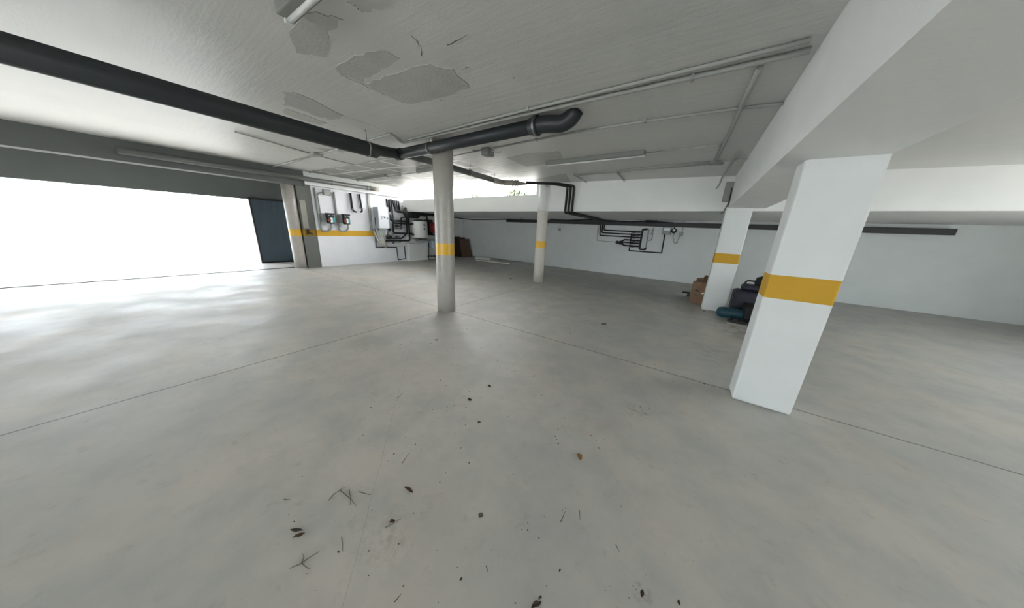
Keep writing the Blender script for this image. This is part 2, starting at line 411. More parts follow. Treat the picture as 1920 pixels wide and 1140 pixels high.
b = newbm(); bbox(b, -10.86, -10.78, YB, 3.3, 0, .012); struct('trim_5', b, M_BLK2)
# right wall, front wall with an unseen garage entrance sized for its daylight
b = newbm(); bbox(b, XR, XR+.25, YB, 3.4, 0, CZ); bbox(b, XR, XR+.25, 3.4, 6.6, 2.2, CZ); bbox(b, XR, XR+.25, 6.6, 12.0, 0, CZ)  # unseen opening added to bring fill light onto the right floor
struct('wall_right', b, M_WALL)
b = newbm(); bbox(b, -13.2, -5.0, YB-.25, YB, 0, CZ+.2); bbox(b, 3.6, XR+.2, YB-.25, YB, 0, CZ); bbox(b, -5.0, 3.6, YB-.25, YB, 2.35, CZ+.1)
struct('wall_front', b, M_WALL)
# beam along the pillars
b = newbm(); bbox(b, .43, 1.0, YB, DS, 2.12, CZ+.02); struct('trim_6', b, M_WALL, 'white downstand beam carried by the square pillars')
# outside: planted terrace over the recess, forecourt
struct('terrace', bbox(newbm(), -20, 10, DS+.09, 24, 2.30, 2.42), M_OUT, 'pale paving outside the window slot')
struct('forecourt', bbox(bbox(bbox(newbm(), XR+.3, 26, YB-.3, 14, -.22, -.02), -13.2, 26, -18, YB-.3, -.22, -.02), -26, -13.2, -18, 12, -.22, -.02), mat('asphalt', '6A6A68', .9))

# ------------------------------------------------------------------ columns
def column(x, y, r, zt, label, m=M_COLM):
    b = newbm(); lathe(b, (x, y, 0), [(r, 0), (r, .4), (r, 1.2), (r, 2.0), (r, zt)], seg=64)
    return tag(obj('round_column', b, m), label, 'column')
column(-3.64, 3.25, .163, CZ+.04, 'tall round concrete column in the middle of the floor under the drain pipe')
column(-3.80, 7.13, .155, DB, 'round concrete column carrying the white downstand wall', mat('paler concrete column with yellow stripe', 'C6C1B8', .4, var=.05, scale=9, bump=.2, bscale=50, band=(1.035, 1.235, 'E0AE2C')))
column(-10.62, 3.26, .165, 2.56, 'round concrete column beside the blue-grey garage door')
b = newbm(); lathe(b, (-3.80, 7.13, 0), [(.155, DB), (.155, CZ+.04)], seg=64)
struct('trim_7', b, M_WALL, 'white painted upper part of the round column')
def pillar(x, y, label):
    b = newbm(); bbox(b, x, x+.42, y, y+.25, 0, 2.14, bevel=.02)
    return tag(obj('square_pillar', b, M_PIL), label, 'pillar')
pillar(.40, 7.03, 'white square pillar with yellow stripe behind the cardboard box')
pillar(.59, 3.10, 'white square pillar nearest the camera at the right')

# ------------------------------------------------------------------ garage door and side door
g = thing('garage_door', 'dark blue-grey steel garage door behind the left column', 'garage door', (XG, .6, 0))
b = newbm()
for i in range(6): bbox(b, XG+.02, XG+.08, 2.75+i*.175, 2.75+(i+1)*.175-.002, .05, 2.12, bevel=.004)
obj('door_panel', b, M_DOOR, g)
b = newbm(); bbox(b, XG+.0, XG+.1, 3.8, 3.86, 0, 2.16); bbox(b, XG+.0, XG+.1, 2.70, 2.75, 0, 2.16); bbox(b, XG+.0, XG+.1, 2.70, 3.86, 2.12, 2.18); obj('door_frame', b, M_BLK2, g)
b = newbm(); bbox(b, XG+.01, XG+.09, 2.75, 3.8, 0, .05); obj('bottom_seal', b, M_RUBB, g)
b = newbm(); lathe(b, (XG+.16, 3.6, 0), [(.09, 0), (.09, .02), (.03, .06), (.03, .2), (.0, .21)]); tag(obj('floor_stop', b, M_BLK2), 'small black floor stop at the corner of the garage door', 'door stop')
h = newbm(); p = pxx(578, 435, XL+.04); q = pxx(586, 439, XL+.04); tube(h, [p-Vector((.05, 0, 0)), p, q], .014, .02); obox(h, p-Vector((.04, 0, 0)), Vector((.012, 0, 0)), Vector((0, .03, 0)), Vector((0, 0, .07)))
tag(obj('lever_handle', h, M_BLK2), 'black lever handle on the shaded pier beside the left column', 'handle')

# ------------------------------------------------------------------ drain pipe system
HZ = 2.62; R1 = .078
def clamp(parent, c, axis, r, top=CZ):
    b = newbm(); ax = Vector(axis).normalized(); c = Vector(c)
    lathe(b, c-ax*.01, [(r+.001, 0), (r+.007, 0), (r+.007, .02), (r+.001, .02)], axis=ax, seg=28)
    o = obj('pipe_clamp', b, M_CLAMP, parent)
    b = newbm(); cyl(b, c+Vector((0, 0, r)), (c.x, c.y, top), .005, seg=8); obj('threaded_rod', b, M_CLAMP, o)
J = pz(750, 289, HZ)
PA = pz(400, 190, HZ); PA = Vector((J.x-.10, -2.2, HZ))
dp = thing('drain_pipe', 'large dark grey drain pipe hung below the ceiling with an elbow', 'pipe', (J.x, J.y, HZ))
aS = pz(692, 277, 2.56); aE = pz(720, 284.5, 2.59); 
A0 = pz(532, 232, 2.53); dirA = (aS-A0).normalized(); AS = A0-dirA*3.5
b = newbm(); tube(b, [AS, aS, aE, J], R1, .12, seg=28); obj('pipe_run', b, M_PVCD, dp)
B1 = pz(1008, 235.5, 2.69)
b = newbm(); tube(b, [J, B1], R1, seg=28); obj('pipe_run', b, M_PVCD, dp)
dB = (B1-J).normalized()
b = newbm(); lathe(b, J-dB*.09, [(R1, 0), (R1+.012, 0), (R1+.012, .12), (R1, .12)], axis=dB, seg=28); obj('socket', b, M_PVCD, dp)
b = newbm(); E1 = B1+dB*.10; E2 = pz(1062, 231, 2.69); E3 = E2+dB*.10+Vector((0, 0, .09)); E3.z = CZ+.02
tube(b, [B1-dB*.1, E1, E2-dB*.06, E2+dB*.05+Vector((0, 0, .04)), E3], R1+.008, .10, seg=28)
lathe(b, B1-dB*.05, [(R1+.01, 0), (R1+.024, 0), (R1+.024, .06), (R1+.01, .06)], axis=dB, seg=28)
obj('elbow', b, M_PVCD, dp)
clamp(dp, A0.lerp(aS, .97), dirA, R1); clamp(dp, J.lerp(B1, .29), dB, R1); clamp(dp, B1-dB*.02, dB, R1+.022)
# the smaller branch running on to the window
bp_ = thing('drain_pipe', 'smaller dark drain pipe running from behind the round column to the window', 'pipe', (-4.1, 4.5, HZ))
c0 = pz(771, 292.5, HZ); c1 = pz(923, 337, HZ); c2 = pz(943, 342.5, HZ); c3 = pz(972, 344, HZ)
b = newbm(); tube(b, [J, c0, c1], .058, .1, seg=24); obj('pipe_run', b, M_PVCM, bp_)
b = newbm(); tube(b, [c1, c2], .06, seg=24); tube(b, [c2, c3], .062, seg=24)
for t in (.55, .75, .9): 
    q = c2.lerp(c3, t); dd = (c3-c2).normalized(); lathe(b, q, [(.062, 0), (.078, 0), (.078, .03), (.062, .03)], axis=dd, seg=24)
tube(b, [c3, pz(988, 345, HZ)], .055, seg=20, rr=[.055, .02]); obj('reducer_fitting', b, M_PVCL, bp_)
dc = (c1-c0).normalized()
for q in (pz(785, 298, HZ), pz(881, 323.5, HZ), pz(927, 338.5, HZ)): clamp(bp_, q, dc, .059)
# three insulated pipes over the middle column, down the downstand and along the recess ceiling
Y0 = DS-.06
tops = [(1056, 342.5), (1061, 342), (1066, 341.5)]
downs = [(1063.5, 350, 1061.5, 396), (1069.5, 350, 1067, 396), (1076, 350, 1072, 396)]
for i, ((xa, ya, xb, yb), nm) in enumerate(zip(downs, ('leftmost', 'middle', 'rightmost'))):
    top = py_(xa, ya, Y0); bot = py_(xb, yb, Y0); top.z = 2.60; bot.z = DB-.035; bot.x = top.x
    s = pz(986, 345, HZ); s = Vector((s.x+.02, s.y+.03*i-.03, 2.65))
    k = Vector((top.x-.32, Y0-.35+.03*i, 2.70-.0*i))
    end = pz(1116+7*i, 411.5+.3*i, DB-.04)
    path = [s, k, Vector((top.x, Y0, 2.68)), bot, end]
    b = newbm(); tube(b, path, .03, .05, seg=14)
    o = tag(obj('insulated_pipe', b, M_BLK), 'black insulated pipe on the downstand wall, %s of three' % nm, 'pipe', 'three insulated pipes right of the middle column')
# grey pipe along the left beam
XP = XL+.26
gp = thing('drain_pipe', 'mid-grey drain pipe along the white beam above the pumps', 'pipe', (XP, 5, 2.66))
b = newbm(); p0 = pxx(553, 332, XP); p1 = pxx(694, 353.2, XP); p2 = pxx(709, 355.3, XP); dg = (p1-p0).normalized()
tube(b, [p0-dg*3, p1], .066, seg=24); obj('pipe_run', b, M_PVCM, gp)
b = newbm(); tube(b, [p1, p2], .075, seg=24); obj('end_socket', b, M_PVCL, gp)
for q in (pxx(622, 342.5, XP), pxx(688, 352.5, XP)): clamp(gp, q, dg, .067)

# ------------------------------------------------------------------ conduits and lamps on the ceiling
CC = CZ-.018
def conduit(pts, label, r=.012, rad=.06, z=CC, clips=(), m=M_COND, name='conduit', group=None, P=None):
    z = min(z, CZ-r-.003)
    path = P or [pz(x, y, z) for x, y in pts]
    b = newbm(); tube(b, path, r, rad, seg=12); o = tag(obj(name, b, m), label, 'conduit', group)
    for (x, y) in clips:
        q = pz(x, y, z); c = newbm(); bbox(c, q.x-.012, q.x+.012, q.y-.03, q.y+.03, z-r-.003, CZ, bevel=.003); obj('clip', c, m, o)
    return o
conduit([(1520, 75), (1387, 108), (960, 212.5), (755, 264.5), (746, 262), (738, 254), (730, 251.5), (597, 289)], 'upper of two long parallel conduits crossing the ceiling, with a double bend', r=.014, clips=((991, 205.5), (875, 235)))
conduit([(1520, 94), (1387, 125), (960, 219.5), (757, 267.5), (747, 264.5)], 'lower of two long parallel conduits crossing the ceiling', r=.018, rad=.03, clips=((1298, 146),))
def jbox(x, y, label, s=(.07, .07, .05), z=CZ, m=M_BOXG):
    q = pz(x, y, z-.03); b = newbm(); bbox(b, q.x-s[0], q.x+s[0], q.y-s[1], q.y+s[1], z-2*s[2], z, bevel=.008)
    o = obj('junction_box', b, m); tag(o, label, 'junction box')
    c = newbm(); bbox(c, q.x-s[0]*.9, q.x+s[0]*.9, q.y-s[1]*.9, q.y+s[1]*.9, z-2*s[2]-.008, z-2*s[2], bevel=.003); obj('lid', c, m, o); return o
jbox(591, 290, 'flat white junction box on the ceiling above the pump wall', (.14, .09, .025), m=M_COND)
conduit([(584, 293), (532, 307), (420, 338)], 'thick conduit leaving the left side of the flat ceiling box', r=.02)
conduit([(582, 288), (532, 273.5), (440, 247)], 'thin conduit running towards the camera from the flat ceiling box', r=.011)
conduit([(600, 293), (622, 299), (665, 309)], 'thin conduit running from the flat ceiling box towards the window', r=.011)
conduit([(575, 324.5), (620, 316), (664, 309), (700, 301.5), (741, 294)], 'thin conduit crossing the ceiling above the pump wall', r=.010, rad=0)
conduit([(850, 292.5), (903, 281)], 'short conduit between the round column and the hanging-cable box', r=.011, clips=((889, 283.5),))
conduit([(925, 278), (960, 270.5), (1005, 262), (1094, 245), (1200, 228.5), (1387, 203), (1500, 190)], 'long conduit from the hanging-cable box to the right side of the ceiling', r=.013, clips=((1005, 262), (1209, 227)))
jbox(914, 282, 'small grey junction box with a loop of cable behind the elbow pipe', (.08, .08, .055), m=M_GREYM)
q = pz(931, 282.5, CZ-.06); b = newbm(); tube(b, [q+Vector((math.cos(t)*.085, math.sin(t)*.085, .0)) for t in [i*math.pi/10-2.2 for i in range(20)]], .006, seg=8)
tag(obj('cable_loop', b, M_WHITE2), 'loop of white cable hanging beside the small ceiling box', 'cable')
conduit([(1077, 327.5), (1190, 316.5), (1335, 304)], 'upper of two conduits over the downstand wall', r=.014, clips=())
conduit([(1085, 329), (1190, 319.5), (1333, 307.5)], 'lower of two conduits over the downstand wall', r=.012)
conduit([(1075, 327), (1106, 346)], 'left stub conduit running to the downstand wall', r=.016, z=CC-.0, clips=())
conduit([(1155, 322), (1173, 343)], 'right stub conduit running to the downstand wall', r=.016)
jbox(1343, 306, 'flat grey junction box at the ceiling corner over the right pillar', (.10, .07, .02), m=M_BOXG)
conduit([(1341, 301), (1362, 262), (1387, 207), (1425, 125)], 'thick conduit running back from the right corner box', r=.02)
conduit([(1352, 302), (1387, 299), (1480, 290)], 'thin conduit leaving the right side of the corner box', r=.011)
conduit([(1210, 287), (1345, 271.5), (1350, 275), (1340, 300)], 'thin conduit between the long batten lamp and the corner box', r=.008)
q0 = pz(1357, 328, CC); q1 = py_(1351, 342, DS-.015); q2 = py_(1343, 349, DS-.015)
conduit(None, 'conduit bending from the ceiling down to a hook on the downstand wall', r=.014, P=[pz(1387, 284, CC), pz(1372, 306, CC), Vector((q1.x, DS-.02, CC)), Vector((q1.x-.02, DS-.02, q1.z)), Vector((q2.x, DS-.02, q2.z))])
conduit([(748, 327), (723, 332.5)], 'short conduit between the two batten lamps above the boiler', r=.010)
conduit([(748, 327), (783, 323.5)], 'short conduit from the small box to the lamp beside the column', r=.010)
jbox(748, 327.5, 'tiny dark junction box between two batten lamps', (.045, .045, .03), m=M_GREYM)
def batten(xa, ya, xb, yb, label, w=.045, hh=.07, z=CZ, tubelamp=True):
    a, c = pz(xa, ya, z-hh), pz(xb, yb, z-hh); d = (c-a); L_ = d.length/2; d.normalize(); s = Vector((-d.y, d.x, 0)); mid = (a+c)/2; mid.z = z-hh*.5
    t = thing('batten_lamp', label, 'lamp', mid)
    b = newbm(); obox(b, mid, d*L_, s*w, Vector((0, 0, hh*.5)), bevel=.008); obj('housing', b, M_LAMPH, t)
    b = newbm(); k = Vector((mid.x, mid.y, z-hh-.004))+s*w*.3*(1 if s.y > 0 else -1); tube(b, [k-d*(L_-.02), k+d*(L_-.02)], w*.33, seg=16); obj('diffuser', b, M_TUBEW, t)
    for sg in (-1, 1):
        b = newbm(); obox(b, k+d*sg*(L_-.01), d*.012, s*w*.5, Vector((0, 0, w*.4)), bevel=.004); obj('end_cap', b, M_WHITE2, t)
    return t
batten(1025, 310, 1208, 291, 'long unlit batten lamp over the downstand wall side of the ceiling', w=.05)
batten(669, 339, 722, 331.5, 'unlit batten lamp above the boiler cabinet', w=.035)
batten(782, 324.5, 822, 318, 'unlit batten lamp partly hidden by the tall round column', w=.04)
batten(535, 36, 596, -20, 'unlit batten lamp at the top left corner, nearest the camera', w=.05)
lc = conduit(None, 'pale conduit under the window head above the far corner', r=.016, P=[pz(747, 361, CZ-.03), pz(770, 358, CZ-.03), pz(798, 354, CZ-.03), pz(799.5, 351, CZ-.03)])
cd = conduit(None, 'thin dark cable along the window head', r=.008, m=M_BOXG, P=[Vector((-10.2, DS-.03, CZ-.012)), Vector((WX, DS-.03, CZ-.012))])

# ------------------------------------------------------------------ right corner: panel box
b = newbm(); p = [py_(1353, 378, DS-.10), py_(1376, 378, DS-.10)]; zt = py_(1360, 341, DS-.10).z
db = thing('electrical_box', 'grey electrical box on the downstand wall above the right pillar', 'electrical box', (p[0].x, DS, p[0].z))
bbox(b, p[0].x, p[0].x+.30, DS-.10, DS, p[0].z, zt, bevel=.012); obj('housing', b, M_BOXG, db)
b = newbm(); bbox(b, p[0].x+.02, p[0].x+.28, DS-.112, DS-.10, p[0].z+.02, zt-.02, bevel=.004); obj('cover', b, M_COND2, db)
a = py_(1372, 352, DS-.14); c = py_(1366, 380, DS-.14); e = py_(1355, 399, DS-.1)
b = newbm(); tube(b, [a, c, e, e+Vector((-.02, .3, 0))], .009, .05, seg=8); tag(obj('black_cable', b, M_BLK2), 'black cable hanging in front of the grey electrical box', 'cable')
b = newbm(); a = py_(1366, 379, DS-.03); tube(b, [a, py_(1366, 390, DS-.03), py_(1371, 397, DS-.05), Vector((.42, DS-.06, 2.09))], .012, .06, seg=10); tag(obj('conduit', b, M_COND2), 'short bent conduit below the grey electrical box', 'conduit')

# ------------------------------------------------------------------ recess: cable channel and cables
FO = .16
a, c = pf(950, 413.5, FO), pf(1352, 424, FO)
zc = 1.93
b = newbm(); s = Vector((0, 0, .07)); obox(b, (a+c)/2 + (c-a)*.25 , (c-a)*.75, -FWN*.06, s, bevel=.01)
ch = tag(obj('pipe_duct', b, M_TRAY), 'long dark duct along the top of the recess wall', 'duct')
for t in (.1, .42, .72, 1.02):
    b = newbm(); q = a.lerp(c, t); obox(b, q+Vector((0, 0, .0)), FWU*.015, FWN*.068, Vector((0, 0, .076))); obox(b, q+Vector((0, 0, .07)), FWU*.015, FWN*.006, Vector((0, 0, .05))); obj('bracket', b, M_BLK2, ch)
b = newbm(); tube(b, [pf(846, 407.0, .9), pf(870, 410.3, .8), pf(890, 411.8, .6), pf(925, 411.4, .4), pf(957, 411.2, .25)], .022, .15, seg=10)
tag(obj('black_cable', b, M_BLK), 'black insulated pipe sagging left of the duct on the recess wall', 'cable')
b = newbm(); tube(b, [pf(1030, 411.5, .3), pf(1060, 413.5, .3), pf(1105, 412, .3), pf(1140, 413.5, .3), pf(1180, 416.5, .3), pf(1210, 415, .3), pf(1235, 416.2, .3), pf(1262, 418, .3)], .022, .25, seg=10)
tag(obj('black_cable', b, M_BLK), 'black insulated pipe lying along the top of the duct', 'cable')
b = newbm(); tube(b, [pf(1210, 415.3, .3), pf(1232, 416, .3)], .045, seg=12); tag(obj('pipe_joint', b, M_BLK), 'thick black sleeve on the pipe above the duct', 'pipe fitting')

# ------------------------------------------------------------------ manifold group on the recess wall
O = .05
def zm(u, v): return (1110+u/10.667, 400+v/10.667)      # reading off an enlarged view
def W(u, v, off=O): x, y = zm(u, v); return pf(x, y, off)
mf = thing('pipe_manifold', 'black six-way pipe manifold on the recess wall', 'manifold', W(970, 540, 0))
b = newbm(); tube(b, [W(1105, 318), W(1010, 325), W(940, 718), W(1060, 725), W(1062, 690)], .032, .05); obj('header_pipe', b, M_BLK, mf)
b = newbm(); tube(b, [W(1130, 320), W(1120, 410), W(1100, 520), W(1065, 715)], .02, .02); obj('grey_pipe', b, M_GREYM, mf)
rows = [(375, 0), (432, 0), (487, 0), (548, 1), (603, 1), (660, 1)]
for i, (v, k) in enumerate(rows):
    b = newbm(); xe = 990-i*9
    if i < 3:
        sx0 = (230, 190, 150)[i]; sy0 = (335, 388, 440)[i]; ux = (245, 210, 170)[i]
        tube(b, [W(ux, 215), W(sx0, sy0), W(xe, v)], .022, .05); obj('feed_pipe', b, M_BLK, mf)
    else:
        dy = (525, 578, 640)[i-3]
        tube(b, [W(575, 585), W(630 if i != 4 else 640, dy), W(xe, v)], .026, .06); obj('return_pipe', b, M_BLK, mf)
    for uu, rr_ in ((925-i*8, .034), (845-i*8, .04)):
        b = newbm(); q = W(uu, v-2); lathe(b, q-FWU*.09, [(.02, 0), (rr_, .04), (rr_, .12), (.02, .18)], axis=FWU, seg=18)
        cyl(b, q, q+FWN*.06, .015, seg=10); obj('valve', b, M_BLK2, mf)
b = newbm(); lathe(b, W(575, 585)-FWN*.02, [(.05, 0), (.075, .02), (.075, .08), (.04, .1)], axis=FWN, seg=20); obj('end_cap', b, M_BLK, mf)
# signal pipe loop, controller, siren, small boxes
b = newbm(); tube(b, [W(790, 390, .09), W(735, 745, .09), W(1385, 795, .09), W(1455, 400, .03)], .02, .03)
tag(obj('black_conduit', b, M_BLK), 'black conduit loop from the manifold to the white controller', 'conduit')
ct = thing('controller_box', 'small white and grey controller beside the manifold', 'controller', W(1490, 350, 0))
b = newbm(); obox(b, W(1490, 345, .05), FWU*.13, FWN*.05, Vector((0, 0, .13)), bevel=.015); obj('housing', b, M_GREYM, ct)
b = newbm(); obox(b, W(1495, 320, .108), FWU*.09, FWN*.008, Vector((0, 0, .04)), bevel=.004); obj('display', b, M_WHITE, ct)
b = newbm(); obox(b, W(1485, 372, .108), FWU*.10, FWN*.006, Vector((0, 0, .05)), bevel=.004); obj('cover', b, M_COND2, ct)
al = thing('float_lamp', 'small black round lamp with white face beside the controller', 'lamp', W(1635, 345, 0))
q = W(1635, 350, .0); b = newbm(); lathe(b, q, [(.07, 0), (.085, .03), (.08, .07), (.03, .1)], axis=FWN, seg=24); cyl(b, q+FWN*.04+Vector((0, 0, .05)), q+FWN*.04+Vector((0, 0, .15)), .02); obj('housing', b, M_BLK2, al)
b = newbm(); lathe(b, q+FWN*.075+Vector((0, 0, .015)), [(.045, 0), (.045, .02), (.02, .035)], axis=FWN, seg=20); obj('lens', b, M_WHITE, al)
b = newbm(); tube(b, [W(1650, 385, .03), W(1605, 490, .04), W(1640, 525, .05), W(1610, 555, .04), W(1650, 580, .05), W(1635, 600, .05), W(1670, 605, .06), W(1680, 575, .05), W(1710, 600, .05), W(1690, 560, .05), W(1775, 440, .03)], .011, .05, seg=8)
tag(obj('grey_cable', b, M_GREYM), 'curled loose cable between the round lamp and the socket', 'cable')
sk = thing('socket_box', 'small dark socket box at the end of the curled cable', 'socket', W(1780, 410, 0))
b = newbm(); obox(b, W(1780, 410, .03), FWU*.055, FWN*.03, Vector((0, 0, .06)), bevel=.008); obj('housing', b, M_GREYM, sk)
b = newbm(); tube(b, [W(1790, 385, .02), W(1850, 150, .02)], .009, seg=8); obj('riser', b, M_COND2, sk)
b = newbm(); tube(b, [W(1240, 280, .03), W(1215, 340, .03), W(1190, 530, .03), W(1130, 545, .03)], .016, .04, seg=10)
for v in (345, 410): q = W(1215-(v-345)*.25, v, .03); cyl(b, q-FWU*.04, q+FWU*.03, .022, seg=10)
tag(obj('grey_pipe', b, M_GREYM), 'small grey pipe with valves dropping from the duct beside the manifold', 'pipe')
b = newbm(); tube(b, [W(130, 225, .02), W(110, 330, .02), W(92, 545, .02), W(490, 575, .02)], .009, .02, seg=8); q = W(110, 330, .02); cyl(b, q+Vector((0, 0, .06)), q-Vector((0, 0, .06)), .02, seg=10)
tag(obj('grey_cable', b, M_GREYM), 'thin grey wire running down left of the manifold to a round plug', 'cable')
b = newbm(); lathe(b, W(505, 577, 0), [(.055, 0), (.06, .05), (.03, .08)], axis=FWN, seg=20); tag(obj('round_plug', b, M_BLK2), 'round black plug at the end of the thin wire left of the manifold', 'plug')
hs = thing('socket_box', 'small grey socket box hanging right of the middle column', 'socket', pf(1048.5, 430, 0))
b = newbm(); obox(b, pf(1048.5, 430.5, .03), FWU*.05, FWN*.03, Vector((0, 0, .055)), bevel=.008); obj('housing', b, M_GREYM, hs)
b = newbm(); tube(b, [pf(1049, 429, .02), pf(1050.5, 416, .02)], .009, seg=8); obj('riser', b, M_COND2, hs)

# ------------------------------------------------------------------ things stored in the recess
def leaning(bl, br_, tp, m, label, th=.02, lean=.25):
    # board with its foot on the floor, leaning back on the side wall of the recess
    A, B = pz(*bl), pz(*br_)
    d = ray(*tp); X_ = A.x-lean; T = C0 + d*(X_/d.x); up_ = Vector((-lean, 0, T.z))
    b = newbm(); poly(b, [A, B, B+up_, A+up_], 0, Vector((-th, 0, 0)))
    return tag(obj('brown_board', b, m), label, 'board')
leaning((866.4, 482.4), (884.3, 480.9), (861.6, 448.4), M_BOARD, 'broad brown board leaning beside the long battens, rightmost of the stack', lean=.22)
leaning((859, 482.0), (876, 481.0), (856.5, 445), M_BOARD2, 'dark brown board behind the broad one', lean=.2)
leaning((846, 481.0), (866, 480.4), (846, 443.5), M_BOARD, 'brown board deepest in the stack beside the round column', lean=.15)
leaning((845, 484.5), (853.5, 484), (844, 453), M_PIERL, 'pale narrow board peeping out beside the round column', lean=.2)

def bar(a, c, r, m, name, label, cat, h=None):
    b = newbm(); d = (c-a); L_ = d.length/2; d.normalize(); s = Vector((-d.y, d.x, 0)); mid = (a+c)/2; mid.z = (h or r)
    obox(b, mid, d*L_, s*r, Vector((0, 0, h or r)), bevel=.006)
    return tag(obj(name, b, m), label, cat)
bar(pz(892, 485), pz(920, 488.5), .06, M_WHITE2, 'white_batten', 'short white batten lying by the recess wall', 'batten')
bar(pz(892, 488.5), pz(954.5, 495.5), .025, M_CREAM, 'long_batten', 'long thin pale batten lying on the floor by the recess wall', 'batten')
bar(pz(886, 481.5), pz(998, 496), .03, M_COND2, 'grey_tube', 'long grey tube lying against the foot of the recess wall', 'tube')

# cardboard boxes beside the square pillar
cbx = thing('cardboard_box', 'brown cardboard box with two hand holes in front of the white pillar', 'box', pz(1300, 569))
f0 = pz(1290, 566.5); f1 = pz(1309.5, 571.5)
u = (f1-f0); n = Vector((-u.y, u.x, 0)).normalized(); zt = .0
d = ray(1298, 527); t_ = ((f0+f1)/2-C0); t_.z = 0; dd = Vector((d.x, d.y, 0)); zt = CAMH + d.z*(t_.length/dd.length)
b = newbm(); mid = (f0+f1)/2+n*.17; obox(b, mid+Vector((0, 0, zt/2)), u/2, n*.17, Vector((0, 0, zt/2)), bevel=.006); obj('carton', b, M_CARD, cbx)
for k in (.60, .40):
    b = newbm(); obox(b, (f0+f1)/2 + u*.04 + Vector((0, 0, zt*k)) - n*.002, u*.16, n*.004, Vector((0, 0, .018 if k > .5 else .01)), bevel=.002); obj('hand_hole', b, M_BLK2, cbx)
b = newbm(); obox(b, f1+n*.06+u.normalized()*.002+Vector((0, 0, zt*.52)), u.normalized()*.006, n*.06, Vector((0, 0, .014))); obj('tape_strip', b, M_TAPEW, cbx)
b2 = thing('cardboard_box', 'open brown cardboard box standing behind the box with hand holes', 'box', pz(1312, 560))
g0 = pz(1297, 561); _d = ray(1297, 520); zb = CAMH+_d.z*math.hypot(g0.x, g0.y)/math.hypot(_d.x, _d.y)
b = newbm(); W2, D2 = .44, .28; un = u.normalized()
for (cc, ax, ay) in ((un*W2/2, un*W2/2, n*.004), (un*W2/2+n*D2, un*W2/2, n*.004), (n*D2/2, un*.004, n*D2/2), (un*W2+n*D2/2, un*.004, n*D2/2)):
    obox(b, g0+cc+Vector((0, 0, zb/2)), ax, ay, Vector((0, 0, zb/2)))
obox(b, g0+un*W2/2+n*D2/2+Vector((0, 0, .006)), un*W2/2, n*D2/2, Vector((0, 0, .005)))
obj('carton', b, M_CARD, b2)
b = newbm(); obox(b, g0+un*W2/2+n*(D2+.03)+Vector((0, 0, zb+.03)), un*W2/2, n*.03+Vector((0, 0, .03)), Vector((0, -.003, .002))); obj('flap', b, M_CARD2, b2)
b = newbm(); q = pz(1291, 556)
obox(b, q+Vector((-.08, 0, .10)), Vector((.09, .02, 0)), Vector((0, .03, 0)), Vector((0, 0, .02)), bevel=.006); obox(b, q+Vector((-.02, 0, .05)), Vector((.03, 0, 0)), Vector((0, .03, 0)), Vector((0, 0, .05)), bevel=.006)
tag(obj('black_offcut', b, M_BLK2), 'small black piece sticking out left of the cardboard box', 'offcut')

# motor machine beside the pillar
mc = thing('motor_machine', 'dark machine with teal motor cylinder beside the white pillar', 'machine', (1.25, 6.55, 0))
a = Vector((.64, 6.42, .14))
b = newbm(); lathe(b, a, [(.04, -.02), (.085, 0), (.095, .03), (.095, .38), (.08, .42)], axis=(1, .12, 0), seg=32)
for i in range(16):
    t = i*math.pi/8; q = a+Vector((.17, .02, 0)); obox(b, q+Vector((0, math.cos(t)*.095, math.sin(t)*.095)), Vector((.11, .013, 0)), Vector((0, math.cos(t)*.01, math.sin(t)*.01)), Vector((0, -math.sin(t)*.003, math.cos(t)*.003)))
obj('motor', b, M_TEALM, mc)
b = newbm(); bbox(b, 1.02, 1.55, 6.3, 6.75, .08, .34, bevel=.03); bbox(b, 1.1, 1.45, 6.2, 6.4, .12, .28, bevel=.03); obj('pump_body', b, M_MBLK, mc)
b = newbm(); bbox(b, .85, 1.75, 6.75, 7.1, .10, .56, bevel=.06); bbox(b, .95, 1.7, 6.78, 7.05, .55, .68, bevel=.05); obj('cover', b, M_NAVY, mc)
b = newbm(); bbox(b, .80, 1.9, 6.25, 6.32, 0, .05, bevel=.01); bbox(b, .80, 1.9, 6.8, 6.87, 0, .05, bevel=.01); bbox(b, .86, .94, 6.25, 6.87, .03, .08, bevel=.01); bbox(b, 1.5, 1.58, 6.25, 6.87, .03, .08, bevel=.01)
obj('base_rail', b, M_MBLK, mc)
b = newbm(); tube(b, [(1.0, 6.95, .6), (1.0, 6.97, .74), (1.66, 6.97, .74), (1.66, 6.95, .6)], .016, .06); obj('carry_handle', b, M_MBLK, mc)
b = newbm(); lathe(b, (1.28, 6.95, .66), [(.13, 0), (.15, .06), (.13, .16), (.05, .2)], seg=28); obj('air_filter', b, M_RUBB, mc)
b = newbm(); lathe(b, (1.75, 6.24, .16), [(.16, 0), (.16, .07), (.08, .09)], axis=(0, -1, 0), seg=32); obj('wheel', b, M_RUBB, mc)

